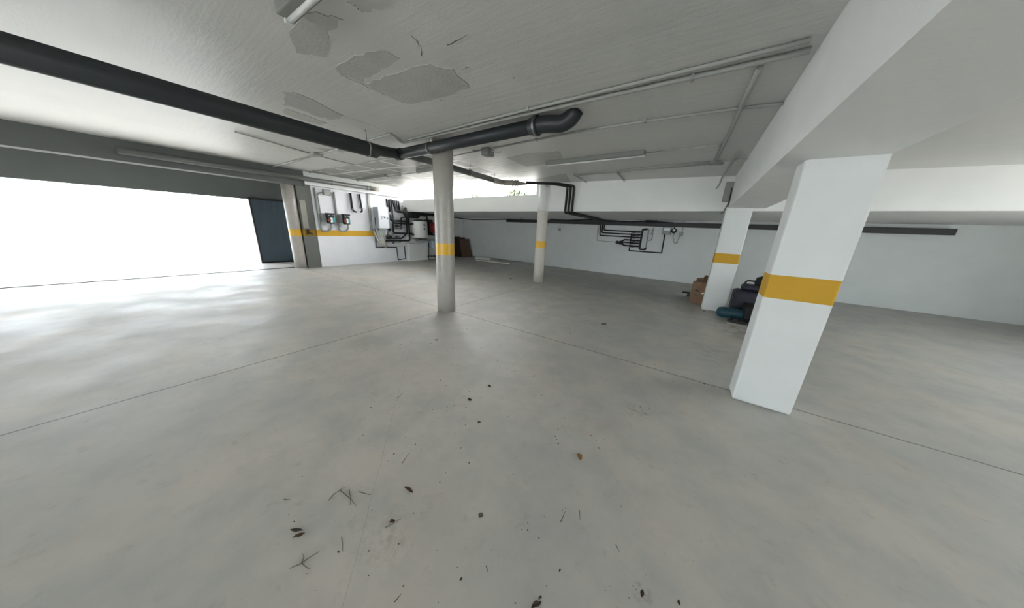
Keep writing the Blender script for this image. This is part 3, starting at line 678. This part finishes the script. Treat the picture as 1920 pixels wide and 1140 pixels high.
# ------------------------------------------------------------------ pump wall
X0 = XL
def PW(x, y, off=.03): return pxx(x, y, X0+off)
def ptube(pts, r, rad, label, m=M_BLK, off=.035, name='black_pipe', cat='pipe', group=None, seg=12):
    b = newbm(); tube(b, [PW(p[0], p[1], p[2] if len(p) > 2 else off) for p in pts], r, rad, seg=seg)
    return tag(obj(name, b, m), label, cat, group)
ptube([(588, 352), (600.5, 427), (604, 433.5), (615, 433.5), (620.5, 429), (619.5, 417, .12)], .030, .18, 'wide grey conduit curving under the left pump controller', M_COND2, name='conduit', cat='conduit')
ptube([(625, 360), (633.5, 423), (638, 433.5), (648, 433.5), (652.5, 429), (651, 418, .12)], .030, .18, 'wide grey conduit curving under the right pump controller', M_COND2, name='conduit', cat='conduit')
ptube([(608, 361), (597, 361.5), (594.8, 366), (602, 408), (606, 415.5), (609, 415.5, .08)], .018, .12, 'thin conduit from the wall box down to the left pump controller', M_COND2, name='conduit', cat='conduit')
ptube([(616, 362), (623, 364), (625, 372), (632, 412), (639, 417, .08)], .018, .12, 'thin conduit from the wall box down to the right pump controller', M_COND2, name='conduit', cat='conduit')
jb = thing('junction_box', 'square grey junction box high on the pump wall', 'junction box', PW(612, 361, 0))
q = PW(612.5, 361, .05); b = newbm(); bbox(b, X0, X0+.09, q.y-.12, q.y+.10, q.z-.09, q.z+.09, bevel=.012); obj('housing', b, M_BOXG, jb)
b = newbm(); bbox(b, X0+.09, X0+.1, q.y-.10, q.y+.08, q.z-.075, q.z+.075, bevel=.004); obj('lid', b, M_COND, jb)
def controller(xa, xb, yt, yb, label):
    F = .30; a = PW(xa, yt, F); c = PW(xb, yb, F)
    y0, y1 = a.y, c.y; zt = a.z; zb = PW(xa+ (xb-xa)*.5, yb, F).z; wd = y1-y0; ht = zt-zb
    t = thing('pump_controller', label, 'pump controller', (X0, (y0+y1)/2, zb))
    b = newbm(); bbox(b, X0, X0+.17, y0-.09, y1-.02, zb+.04, zt+.0, bevel=.02); obj('back_housing', b, M_GREYM, t)
    b = newbm(); bbox(b, X0+.15, X0+F, y0, y1, zb, zt, bevel=.03); bbox(b, X0+.13, X0+F+.015, y0-.01, y1+.01, zt-.03, zt+.015, bevel=.01); obj('front_cover', b, M_BLK2, t)
    xf = X0+F
    b = newbm(); bbox(b, xf, xf+.006, y0+wd*.36, y0+wd*.66, zb+ht*.12, zb+ht*.60, bevel=.002); obj('white_label', b, M_LCD, t)
    b = newbm(); bbox(b, xf, xf+.007, y0+wd*.66, y0+wd*.94, zb+ht*.12, zb+ht*.60, bevel=.002); obj('teal_label', b, M_TEAL, t)
    b = newbm(); q = Vector((xf, y0+wd*.2, zb+ht*.36)); lathe(b, q, [(.045, 0), (.045, .02), (.035, .03)], axis=(1, 0, 0), seg=24); kb = obj('dial', b, M_ORG, t)
    b = newbm(); lathe(b, q, [(.022, .03), (.02, .045)], axis=(1, 0, 0), seg=20); obj('knob', b, M_BLK2, kb)
    for k in (.25, .72):
        b = newbm(); bbox(b, xf, xf+.004, y0+wd*(k-.1), y0+wd*(k+.1), zt-.07, zt-.045, bevel=.001); obj('vent', b, M_GREYM, t)
    return t
controller(612.5, 629, 400, 419.5, 'left black pump controller with teal and white label')
controller(643.5, 657.5, 402, 421, 'right black pump controller with teal and white label')
ptube([(656.5, 362, .08), (661, 394, .08), (665, 397, .08), (668, 397.3, .08)], .030, .04, 'black pipe ending in an elbow on the wall, left one of the pair', M_BLK)
ptube([(673, 364, .08), (678, 393, .08), (678.5, 396.5, .08), (675.5, 397.5, .08)], .030, .04, 'black pipe ending in an elbow on the wall, right one of the pair', M_BLK)
ptube([(653.5, 362), (658, 392)], .02, 0, 'thin white conduit left of the left elbow pipe', M_COND, name='conduit', cat='conduit')
ptube([(670, 364), (674, 391)], .02, 0, 'thin white conduit left of the right elbow pipe', M_COND, name='conduit', cat='conduit')
for (x, y) in ((661, 392), (678, 391)):
    b = newbm(); q = PW(x, y, .08); lathe(b, q-Vector((0, 0, .03)), [(.036, 0), (.045, 0), (.045, .05), (.036, .05)], seg=16); tag(obj('pipe_clip', b, M_CLAMP), 'metal clip on the %s elbow pipe' % ('left' if x < 670 else 'right'), 'clip')
# vertical trunking and backing panel
b = newbm(); a = PW(690.5, 366, .05); bbox(b, X0, X0+.05, a.y-.04, a.y+.04, 1.24, 2.6, bevel=.005); tag(obj('trunking', b, M_COND), 'vertical grey trunking left of the boiler cabinet', 'trunking')
b = newbm(); a0_ = PW(694, 400, .03).y; a1_ = PW(724, 400, .03).y; bbox(b, X0, X0+.03, a0_, a1_, 1.30, 2.55, bevel=.004); tag(obj('backing_panel', b, M_WHITE), 'white backing panel behind the boiler cabinet', 'panel')
# boiler cabinet
F = .38; a = PW(708, 389, F); c = PW(729.5, 428, F)
yA, yB = a.y, c.y; zT = PW(718, 388.5, F).z; zB = PW(718, 428.5, F).z
bo = thing('boiler_cabinet', 'white wall-hung boiler cabinet with small dark logo', 'boiler', (X0, (yA+yB)/2, zB))
b = newbm(); bbox(b, X0+.03, X0+F-.03, yA, yB, zB, zT, bevel=.012); obj('casing', b, mat('pale grey boiler casing', 'B2B6BA', .45), bo)
b = newbm(); bbox(b, X0+F-.04, X0+F, yA-.004, yB+.004, zB-.004, zT+.004, bevel=.018); obj('front_panel', b, M_WHITE, bo)
hy = yA+(yB-yA)*.42; hz = zB+(zT-zB)*.50
b = newbm(); xf = X0+F
hy -= .05
bbox(b, xf, xf+.004, hy, hy+.016, hz-.05, hz+.06)
bbox(b, xf, xf+.004, hy+.04, hy+.09, hz+.03, hz+.05); bbox(b, xf, xf+.004, hy+.10, hy+.14, hz-.01, hz+.05); obj('logo', b, M_BLK2, bo)
b = newbm(); lathe(b, (xf, hy+.24, hz), [(.018, 0), (.018, .01)], axis=(1, 0, 0), seg=16); obj('button', b, M_BLK2, bo)
b = newbm(); bbox(b, X0+.1, X0+.14, yA-.008, yA, zB+.1, zB+.4); obj('latch', b, M_BLK2, bo)
# hoses under the cabinet
hs_ = [[(700, 429, .1), (703, 440, .1), (709, 452, .1), (718, 461, .06), (724, 463, .05)], [(705, 429, .14), (709, 440, .14), (713, 452, .1), (720, 461, .08)],
       [(711, 429, .16), (713, 441, .16), (716, 452, .12), (722, 462, .1)], [(716, 429, .2), (716, 440, .2), (719, 452, .12), (723, 461, .1)], [(722, 429, .2), (721, 438, .2), (721, 452, .12), (724, 460, .1)]]
for i, hpts in enumerate(hs_):
    ptube(hpts, .028 if i < 3 else .02, .2, ['outermost pale hose curving down from the boiler cabinet', 'second pale hose from the left under the boiler cabinet', 'middle pale hose under the boiler cabinet', 'fourth pale hose from the left under the boiler cabinet', 'rightmost pale hose under the boiler cabinet'][i], [M_CREAM, M_WHITE2][i % 2], name='flexible_hose', cat='hose')
for i in range(5):
    b = newbm(); q = PW(699+i*2.4, 430.5, .1); lathe(b, q, [(.03, -.03), (.04, -.02), (.04, .03), (.03, .04)], seg=14); tag(obj('cable_gland', b, M_GREYM), 'grey cable gland in the row under the boiler cabinet', 'cable gland', 'cable glands under the boiler cabinet')
ptube([(703, 431), (704.8, 463.3), (743, 463.5), (746.3, 487), (760, 484.8), (757.5, 459.5), (761.5, 459.5), (762, 452)], .019, .02, 'thin black conduit stepping down the wall below the boiler cabinet', M_BLK2, name='black_conduit', cat='conduit')
ptube([(722.5, 450), (723, 463)], .019, 0, 'short thin black conduit dropping beside the pale hoses', M_BLK2, name='black_conduit', cat='conduit')
ptube([(723, 455.3, .06), (745, 455.5, .06), (757, 456, .3), (776, 456.5, .3)], .022, .02, 'white water pipe running low under the black pipes', M_WHITE2, name='water_pipe')
ptube([(724, 461, .05), (745, 461.3, .05), (758, 459.5, .05), (764, 456.5, .05)], .035, .1, 'thick white waste pipe lowest under the black pipes', M_WHITE2, name='water_pipe')
for i, x in enumerate((737, 749)):
    b = newbm(); q = PW(x, 455, .08); lathe(b, q-Vector((0, .04, 0)), [(.02, 0), (.04, .01), (.04, .07), (.02, .08)], axis=(0, 1, 0), seg=14); cyl(b, q, q+Vector((.06, 0, .05)), .012, seg=8)
    tag(obj('brass_valve', b, M_BRASS), 'small brass valve on the white water pipe, %s one' % ('left' if i == 0 else 'right'), 'valve')
# black insulated pipework
PB = 'insulated black pipes right of the boiler cabinet'
lst = [
 ([(724, 373), (726.5, 388)], .026, 'first black riser from the left above the boiler cabinet'),
 ([(729, 374), (731, 397)], .032, 'second black riser from the left above the boiler cabinet'),
 ([(732.5, 374), (734, 386, .1), (735, 402, .1)], .032, 'third black riser from the left above the boiler cabinet'),
 ([(736, 375, .12), (738.5, 388, .12)], .034, 'fourth black riser from the left above the boiler cabinet'),
 ([(739.5, 376, .05), (741, 392, .05), (743, 397, .1), (759, 399, .1)], .034, 'black riser bending right towards the thick black header'),
 ([(743, 376, .05), (745, 392, .08), (747, 396, .16), (759, 397.5, .16)], .032, 'black riser just right of the bending one, also turning right'),
 ([(746.5, 377, .05), (749, 396, .05)], .034, 'black riser last in the row near the window corner'),
 ([(731.5, 402, .1), (732.5, 413.5, .1), (764, 415.5, .1)], .034, 'L-shaped black pipe, upper of the two long horizontals'),
 ([(735.5, 402, .14), (736.5, 418, .14), (756, 419.3, .16), (772, 420.5, .31)], .034, 'L-shaped black pipe, lower of the two long horizontals'),
 ([(736, 419, .1), (737.5, 437, .1), (752, 437.5, .1), (774, 438.3, .31)], .034, 'black pipe dropping beside the circulator and running to the tank foot'),
 ([(752, 424, .18), (751.5, 407.5, .18), (762, 407.3, .18)], .028, 'small black hook-shaped pipe under the header'),
 ([(725, 447, .12), (753, 447, .12), (761, 438.5, .28)], .034, 'black pipe with a diagonal end under the circulator'),
 ([(723.5, 451.5, .1), (752, 451.2, .12), (768, 451, .31), (765.5, 408, .31)], .034, 'black pipe rising vertically from the lowest horizontal run'),
 ([(761.5, 408, .3), (763, 438, .3)], .034, 'vertical black pipe left of the white tank'),
 ([(768, 449.8, .2), (790, 449.5, .22), (815, 450.5, .22)], .02, 'thin black pipe passing under the white tank'),
]
for pts, r, lab in lst: ptube(pts, r, .05, lab, M_BLK, name='insulated_pipe', group=PB)
for i, x in enumerate((751.5, 754.5)):
    ptube([(x, 379), (x+2, 396)], .02, 0, '%s thin white riser beside the black risers' % ('left' if i == 0 else 'right'), M_WHITE2, name='water_pipe')
# circulator pump
cp = thing('circulator_pump', 'black and grey circulator pump right of the hoses', 'pump', PW(731, 438, .1))
q = PW(730.5, 438, .12); b = newbm(); lathe(b, q-Vector((0, .0, 0)), [(.06, -.06), (.09, -.04), (.09, .12), (.06, .15)], axis=(1, 0, 0), seg=24); obj('motor_head', b, M_GREYM, cp)
b = newbm(); cyl(b, q+Vector((0, 0, -.2)), q+Vector((0, 0, .22)), .045, seg=16); cyl(b, q+Vector((0, 0, .14)), q+Vector((0, 0, .2)), .075, seg=16); cyl(b, q+Vector((0, 0, -.2)), q+Vector((0, 0, -.14)), .075, seg=16); obj('body', b, M_BLK2, cp)
ptube([(724.5, 441, .12), (725, 446, .12), (733, 446, .12), (735, 441, .12)], .03, .05, 'black U-shaped pipe under the circulator pump', M_BLK2)
b = newbm(); q = PW(722.5, 437, .14); lathe(b, q, [(.03, -.09), (.045, -.07), (.045, .07), (.02, .1)], seg=18); tag(obj('filter_cup', b, M_WHITE2), 'small white filter cup left of the circulator pump', 'filter')
b = newbm(); q = PW(741.5, 423.5, .12); lathe(b, q, [(.05, 0), (.06, .02), (.06, .08), (.03, .1)], axis=(1, 0, 0), seg=20); tube(b, [q, PW(751, 424, .12)], .018, seg=10); tag(obj('pressure_valve', b, M_BLK2), 'round black pressure valve between the horizontal pipes', 'valve')
b = newbm(); tube(b, [PW(740, 428, .06), PW(747, 428.5, .06), PW(752, 430, .06)], .016, .03, seg=10); q = PW(751, 427, .1); cyl(b, q, q+Vector((.08, 0, 0)), .03, seg=14); tag(obj('brass_valve', b, M_BRASS), 'brass tap below the round pressure valve', 'valve')
b = newbm(); q = PW(743, 441.5, .2); cyl(b, q, q-Vector((0, 0, .1)), .035, seg=14); tube(b, [PW(738, 443, .2), PW(749, 444, .2)], .018, seg=10); tag(obj('brass_valve', b, M_BRASS), 'brass mixing valve below the long pipe to the tank', 'valve')
# thick header at the recess edge
hd = thing('pipe_header', 'thick black insulated header where the pipes meet the downstand wall', 'pipe header', (-10.1, 7.0, 2.0))
TX = LX+.22
def PT(x, y, X=TX): return pxx(x, y, X)
b = newbm(); tube(b, [PT(758, 396), PT(761, 403), PT(765, 408)], .10, .04, seg=20); tube(b, [PT(759, 393), PT(759.5, 400)], .07, seg=16); obj('elbow_body', b, M_BLK, hd)
b = newbm(); tube(b, [PT(762, 400), PT(775, 400.5), PT(812, 403), PT(840, 405.2)], .06, .1, seg=16); obj('upper_run', b, M_BLK, hd)
b = newbm(); tube(b, [PT(764, 406), PT(775, 407), PT(784, 407.5), PT(786, 402.5)], .05, .08, seg=16); obj('lower_run', b, M_BLK, hd)
for x in (770, 777): 
    b = newbm(); q = PT(x, 403.5, TX+.1); lathe(b, q, [(.07, 0), (.07, .05), (.04, .07)], axis=(1, 0, 0), seg=18); obj('valve_cover', b, M_BLK2, hd)
b = newbm(); q = PT(760, 391.5); lathe(b, q, [(.04, -.04), (.05, 0), (.03, .06)], seg=14); obj('air_vent', b, M_BLK2, hd)
# tank
ty0 = PT(774, 430).y; ty1 = PT(800, 430, TX+.1).y
cyy = (ty0+ty1)/2; rt = (ty1-ty0)/2*.98; tzT = PT(787, 414.5, TX+.2).z; tzB = PT(787, 446.5, TX+.2).z
rt = min(rt, .42); TC = Vector((LX+rt+.02, cyy-.06, 0))
tk = thing('hot_water_tank', 'white cylindrical hot water tank on the wall beside the red vessel', 'tank', (TC.x, TC.y, tzB))
b = newbm(); lathe(b, (TC.x, TC.y, 0), [(rt*.93, tzB), (rt, tzB+.03), (rt, tzT-.03), (rt*.93, tzT)], seg=56); obj('casing', b, M_WHITE2, tk)
b = newbm(); lathe(b, (TC.x, TC.y, 0), [(rt*.8, tzT), (rt*.9, tzT+.01), (rt*.9, tzT+.03), (rt*.4, tzT+.06)], seg=40); lathe(b, (TC.x, TC.y, 0), [(rt*.9, tzB-.03), (rt*.95, tzB)], seg=40); obj('end_cap', b, M_BLK2, tk)
vd = Vector((-TC.x, -TC.y, 0)).normalized(); sd = Vector((-vd.y, vd.x, 0))    # towards the viewer's side; sd points to +Y-ish left/right
for (ang, z) in ((-58, .82), (-58, .2), (35, .78), (35, .55)):
    d = Matrix.Rotation(math.radians(ang), 3, 'Z') @ vd; q = Vector((TC.x, TC.y, tzB+(tzT-tzB)*z))+d*rt
    b = newbm(); lathe(b, q-d*.01, [(.05, 0), (.05, .03), (.03, .05), (.03, .09)] if abs(ang) > 40 else [(.038, 0), (.038, .02), (.02, .03)], axis=d, seg=18); obj('port', b, M_BLK2, tk)
b = newbm(); tube(b, [(LX-.2, TC.y-.2, tzB-.05), (TC.x+.1, TC.y-.2, tzB-.05)], .02); tube(b, [(LX-.2, TC.y+.2, tzB-.05), (TC.x+.1, TC.y+.2, tzB-.05)], .02); obj('bracket', b, M_GREYM, tk)
# black frame and red expansion vessel beyond the tank
q = pxx(803, 430, LX+.1); YV = q.y+.1
b = newbm(); z0, z1 = pxx(803, 440, LX+.1).z, pxx(803, 412, LX+.1).z
bbox(b, LX-.3, LX+.16, YV-.04, YV+.12, z0, z1, bevel=.02); bbox(b, LX-.3, LX+.5, YV-.02, YV+.06, z0-.03, z0+.02, bevel=.01); tag(obj('mounting_board', b, M_BLK2), 'black mounting board between the tank and the red vessel', 'panel')
q = pxx(811.5, 427, LX+.25)
rv = thing('expansion_vessel', 'red round expansion vessel partly hidden behind the round column', 'expansion vessel', q)
b = newbm(); lathe(b, q+Vector((0, .1, 0)), [(.05, -.24), (.16, -.21), (.215, -.11), (.22, 0), (.215, .11), (.16, .21), (.05, .24)], seg=36); obj('shell', b, M_RED, rv)
b = newbm(); d = Vector((-q.x, -q.y, 0)).normalized(); obox(b, q+Vector((0, .1, .04))+d*.222+Vector((.05, .06, 0)), Vector((-d.y, d.x, 0))*.07, d*.004, Vector((0, 0, .03))); obj('label_plate', b, M_WHITE, rv)
b = newbm(); cyl(b, q+Vector((0, .1, .26)), q+Vector((0, .1, .40)), .02, seg=10); obj('pipe_stub', b, M_RED, rv)
b = newbm(); q = pxx(811, 457.5, LX+.1); bbox(b, LX-.24, LX+.1, q.y-.02, q.y+.36, q.z-.17, q.z+.17, bevel=.02); tag(obj('plastic_box', b, mat('pale blue plastic', 'B9C6CE', .5)), 'pale blue plastic box below the red vessel', 'box')
b = newbm(); tube(b, [pxx(803, 455, LX+.02), pxx(803.5, 487, LX+.02)], .018, seg=10); tag(obj('black_pipe', b, M_BLK2), 'thin vertical black pipe at the edge of the low white wall', 'pipe')
b = newbm(); tube(b, [pxx(801, 480.5, LX+.06), pxx(807, 481, LX+.06), pxx(816, 481.5, LX+.06)], .02, .03, seg=10)
for x in (802.5, 808, 813): q = pxx(x, 480, LX+.06); lathe(b, q, [(.03, 0), (.045, .03), (.045, .07), (.02, .09)], axis=(1, 0, .2), seg=14)
tag(obj('brass_valve', b, M_BRASS), 'row of brass taps near the floor beside the round column', 'valve')
b = newbm(); tube(b, [pxx(790, 404, LX+.1), pxx(799.5, 405, LX+.1), pxx(801, 414, LX+.1)], .03, .06); tag(obj('black_pipe', b, M_BLK), 'black pipe dropping from the header to the mounting panel', 'pipe')
b = newbm(); tube(b, [pxx(776, 458, LX+.0), pxx(786, 456.3, LX+.03), pxx(800, 453, LX+.0)], .02, .2); tag(obj('water_pipe', b, M_WHITE2), 'curved white pipe on the low wall below the tank', 'pipe')

# ------------------------------------------------------------------ leaves outside the window
def shrub(c, wdt, hgt, n, label, seed):
    rnd = random.Random(seed); t = thing('shrub', label, 'shrub', c)
    b = newbm()
    for i in range(6):
        a = Vector(c)+Vector((rnd.uniform(-.1, .1), 0, 0)); e = Vector(c)+Vector((rnd.uniform(-wdt, wdt)*.8, rnd.uniform(-.2, .2), hgt*rnd.uniform(.6, .95)))
        tube(b, [a, a.lerp(e, .5)+Vector((0, 0, .05)), e], .008, seg=6)
    obj('stem', b, M_STEM, t)
    b = newbm()
    for i in range(n):
        u_ = rnd.uniform(-1, 1); p = Vector(c)+Vector((u_*wdt, rnd.uniform(-.3, .3), hgt*rnd.random()**.7*(1-.5*u_*u_)))
        d = Vector((rnd.uniform(-1, 1), rnd.uniform(-1, 1), rnd.uniform(-.3, 1))).normalized(); s = d.cross(Vector((rnd.random(), rnd.random(), rnd.random()))).normalized(); l = rnd.uniform(.08, .17)
        poly(b, [p, p+d*l*.5+s*l*.25, p+d*l, p+d*l*.5-s*l*.25])
    obj('foliage', b, M_GREEN, t)
p = py_(892, 368, 9.4); shrub((p.x, 9.4, 2.42), .36, .54, 420, 'small green shrub outside the window slot next to the tall column', 3)
p = py_(968, 363, 9.4); shrub((p.x, 9.4, 2.42), .46, .62, 640, 'green shrub outside the window slot next to the middle column', 5)

# ------------------------------------------------------------------ litter on the floor
def twig(pts, label, r=.0022, name='dry_twig'):
    b = newbm(); P = [pz(x, y, r) for x, y in pts]; tube(b, P, r, 0, seg=6, rr=[r*(1-.6*i/(len(P)-1)) for i in range(len(P))])
    return tag(obj(name, b, M_TWIG), label, 'twig')
for pts, lab in (
  ([(616, 938), (625, 927), (638, 918), (646, 913)], 'bent dry twig, left arm of the broken twig group on the left floor'),
  ([(637, 919), (648, 928), (660, 938), (667, 949)], 'dry twig, right arm of the broken twig group on the left floor'),
  ([(654, 918), (657, 934), (656, 947)], 'short upright dry twig in the broken twig group'),
  ([(673, 922), (686, 926), (695, 928)], 'short twig lying right of the broken twig group'),
  ([(753, 869), (766, 850)], 'straight thin twig near the middle of the floor'),
  ([(640, 1007), (642, 1020), (642, 1034)], 'short curved twig near the floor crack'),
  ([(722, 989), (738, 981), (752, 972)], 'twig beside the brown crumb near the floor crack'),
  ([(565, 1055), (580, 1045), (598, 1034)], 'long twig of the withered sprig at lower left'),
  ([(565, 1055), (569, 1045), (567, 1038)], 'short twig of the withered sprig at lower left'),
  ([(565, 1055), (572, 1062), (580, 1067)], 'downward twig of the withered sprig at lower left'),
  ([(565, 1056), (553, 1061), (543, 1066)], 'leftward twig of the withered sprig at lower left'),
  ([(1051, 978), (1059, 959)], 'short straight twig in the lower right floor'),
  ([(1154, 1021), (1161, 1035)], 'tiny thin twig in the lower right floor'),
  ([(739, 1129), (752, 1113)], 'small twig at the bottom of the picture'),
  ([(911, 1061), (915, 1074)], 'tiny curved twig near the bottom centre'),
  ([(1205, 773), (1216, 780)], 'small twig beside the yellowish crumbs at right'),
  ([(532, 936), (544, 937)], 'short twig at the left edge of the picture'),
  ([(678, 818), (682, 814)], 'tiny twig above the straight thin twig'),
  ([(744, 747), (754, 737), (752, 738)], 'faint little twig in the middle left floor'),
  ([(1086, 967-10), (1087, 975)], 'small upright twig right of the short straight one')): twig(pts, lab)
def leaf(x, y, w_, l_, ang, m, label):
    c = pz(x, y, .0); b = newbm(); n = 8; rnd = random.Random(int(x)); vs = []
    ca, sa = math.cos(ang), math.sin(ang); top = []; mid = []; bot = []
    for i in range(n+1):
        t = i/n; hw = w_*math.sin(math.pi*t)**.8*rnd.uniform(.8, 1.1); u_ = (t-.5)*l_; lift = .003+.006*math.sin(t*5+x)
        for lst_, s in ((top, hw), (mid, 0), (bot, -hw)):
            zz = .002+abs(s)/w_*max(lift, .001)+.002
            lst_.append(b.verts.new((c.x+u_*ca-s*sa, c.y+u_*sa+s*ca, zz)))
    for A_, B_ in ((top, mid), (mid, bot)):
        for i in range(n):
            b.faces.new((A_[i], A_[i+1], B_[i+1], B_[i]))
    bmesh.ops.remove_doubles(b, verts=b.verts, dist=1e-5)
    bmesh.ops.solidify(b, geom=b.faces[:], thickness=.0015)
    return tag(obj('dry_leaf', b, m), label, 'leaf')
for a_ in ((1086, 857, .018, .06, 2.2, M_LEAFT, 'tan dry leaf lying alone right of centre on the floor'),
           (766, 919, .010, .075, .1, M_LEAF, 'reddish brown leaf lying left of centre on the floor'),
           (735, 979, .010, .03, .9, M_LEAF, 'tiny brown leaf beside a twig near the floor crack'),
           (556, 995, .008, .07, .55, M_LEAFD, 'upper dark leaf of the pair at the lower left edge'),
           (560, 1005, .009, .05, 1.1, M_LEAF, 'lower brown leaf of the pair at the lower left edge'),
           (901, 967, .014, .03, .3, M_TWIG, 'dark grey crumb lying alone near the centre of the front floor'),
           (1005, 1135, .010, .05, 1.0, M_LEAFD, 'dark leaf cut by the bottom edge of the picture'),
           (1012, 1122, .006, .02, 1.3, M_LEAFD, 'small dark leaf scrap above the one at the bottom edge'),
           (1203, 1114, .008, .03, 1.6, M_LEAFD, 'dark scrap in the reddish stain at the bottom right'),
           (1272, 1131, .006, .02, 1.8, M_LEAFD, 'dark scrap nearest the bottom right corner'),
           (1049, 1071, .004, .016, 1.5, M_LEAFD, 'small dark seed above the bottom edge leaf'),
           (864, 1087, .005, .015, 1.2, M_LEAFD, 'small dark seed near the bottom centre'),
           (818, 638, .018, .05, .9, M_LEAFD, 'dark scrap in the shadow below the tall column'),
           (880, 750, .014, .04, .4, M_LEAFD, 'dark scrap on the floor right below the tall column'),
           (917, 725, .014, .04, .2, M_LEAFD, 'flat dark scrap right of the column shadow'),
           (898, 793, .010, .03, 1.2, M_LEAFD, 'dark scrap in the centre of the floor'),
           (957, 523, .04, .12, .2, M_LEAFD, 'dark leaf on the floor left of the middle column'),
           (894, 535, .03, .10, .1, M_LEAFD, 'dark leaf on the floor just right of the tall column'),
           (1132, 608, .03, .10, .9, M_LEAF, 'brown smear of leaf on the floor between the columns'),
           (1320, 584, .02, .06, 0, M_LEAFD, 'dark leaf scrap at the foot of the right pillar')): leaf(*a_)
spk = [(875,617),(965,581),(1012,581),(849,653),(1158,593),(1183,638),(750,646),(808,644),(901,653),(858,684),(846,684),(770,696),(825,713),(836,723),(778,767),(811,768),(838,764),(851,760),(873,764),(879,734),(696,764),(749,764),(694,764),(894,789),(872,797),(760,820),(774,823),(778,833),(790,842),(728,864),(738,851),(858,817),(863,840),(879,868),(912,837),(1042,818),(566,894),(835,887),(824,904),(775,962),(790,962),(697,957),(541,965),(551,978),(691,1033),(747,1020),(634,1035),(756,1099),(691,1079),(1040,818),(1043,824),(1127,705),(962,686),(917,683),(1122,840),(1217,765),(1237,715),(1257,704),(1280,705),(1143,632),(1077,620),(1054,598),(1131,610),(1060,782),(1064,793),(1058,784),(1222,683),(1228,683),(1261,715),(1060,953),(1054,957),(1020,969),(989,994),(989,981),(978,993),(1010,1009),(1187,1099),(1192,1106),(1179,1121),(1024,1099),(966,1131),(1117,825),(1046,832),(1227,612),(1100,601),(1019,512),(1004,571),(1063,641),(1069,625),(936,548),(948,556),(880,510),(870,545),(905,520),(1270,575),(1302,595),(1238,585),(944,662),(932,677),(990,705),(998,706),(1049,701),(1015,741),(1046,805),(1108,817),(1085,770),(1200,763),(1290,740),(1300,690),(1320,720)]
b = newbm(); rnd = random.Random(11)
spk2 = [(rnd.gauss(860, 130), rnd.uniform(600, 900)) for _ in range(60)] + [(rnd.uniform(560, 1380), rnd.uniform(520, 1130)) for _ in range(60)]
for i, (x, y) in enumerate(spk+spk2):
    q = pz(x, y); dist = (q-C0).length; s = rnd.uniform(.0014, .0027)*dist*(1 if i < len(spk) else .5); s = min(s*1.25, .024)
    k = 6; a0 = rnd.random()*6; el = rnd.uniform(.5, 1)
    base = [b.verts.new((q.x+math.cos(a0+j)*s*rnd.uniform(.6, 1.1), q.y+math.sin(a0+j)*s*el*rnd.uniform(.6, 1.1), 0.0003)) for j in range(k)]
    tp = b.verts.new((q.x, q.y, s*.35)); b.faces.new(base[::-1])
    for j in range(k): b.faces.new((base[j], base[(j+1) % k], tp))
tag(obj('dirt_crumbs', b, M_DIRT), 'fine dark crumbs and specks scattered over the concrete floor', 'dirt', kind='stuff')

# the ceiling and what hangs from it take the slab's gentle slope
for o in list(bpy.data.objects):
    if o.type != 'MESH': continue
    top = o
    while top.parent: top = top.parent
    nm = top.name.split('.')[0]
    if max(v.co.z for v in o.data.vertices) > 2.6 and nm in ('conduit', 'junction_box', 'batten_lamp', 'ceiling', 'cable_loop', 'insulated_pipe') or top.name in ('drain_pipe', 'drain_pipe.001') or 'window head' in top.get('label', ''):
        for v in o.data.vertices:
            if v.co.z > 2.5: v.co.z += tilt(v.co.x)
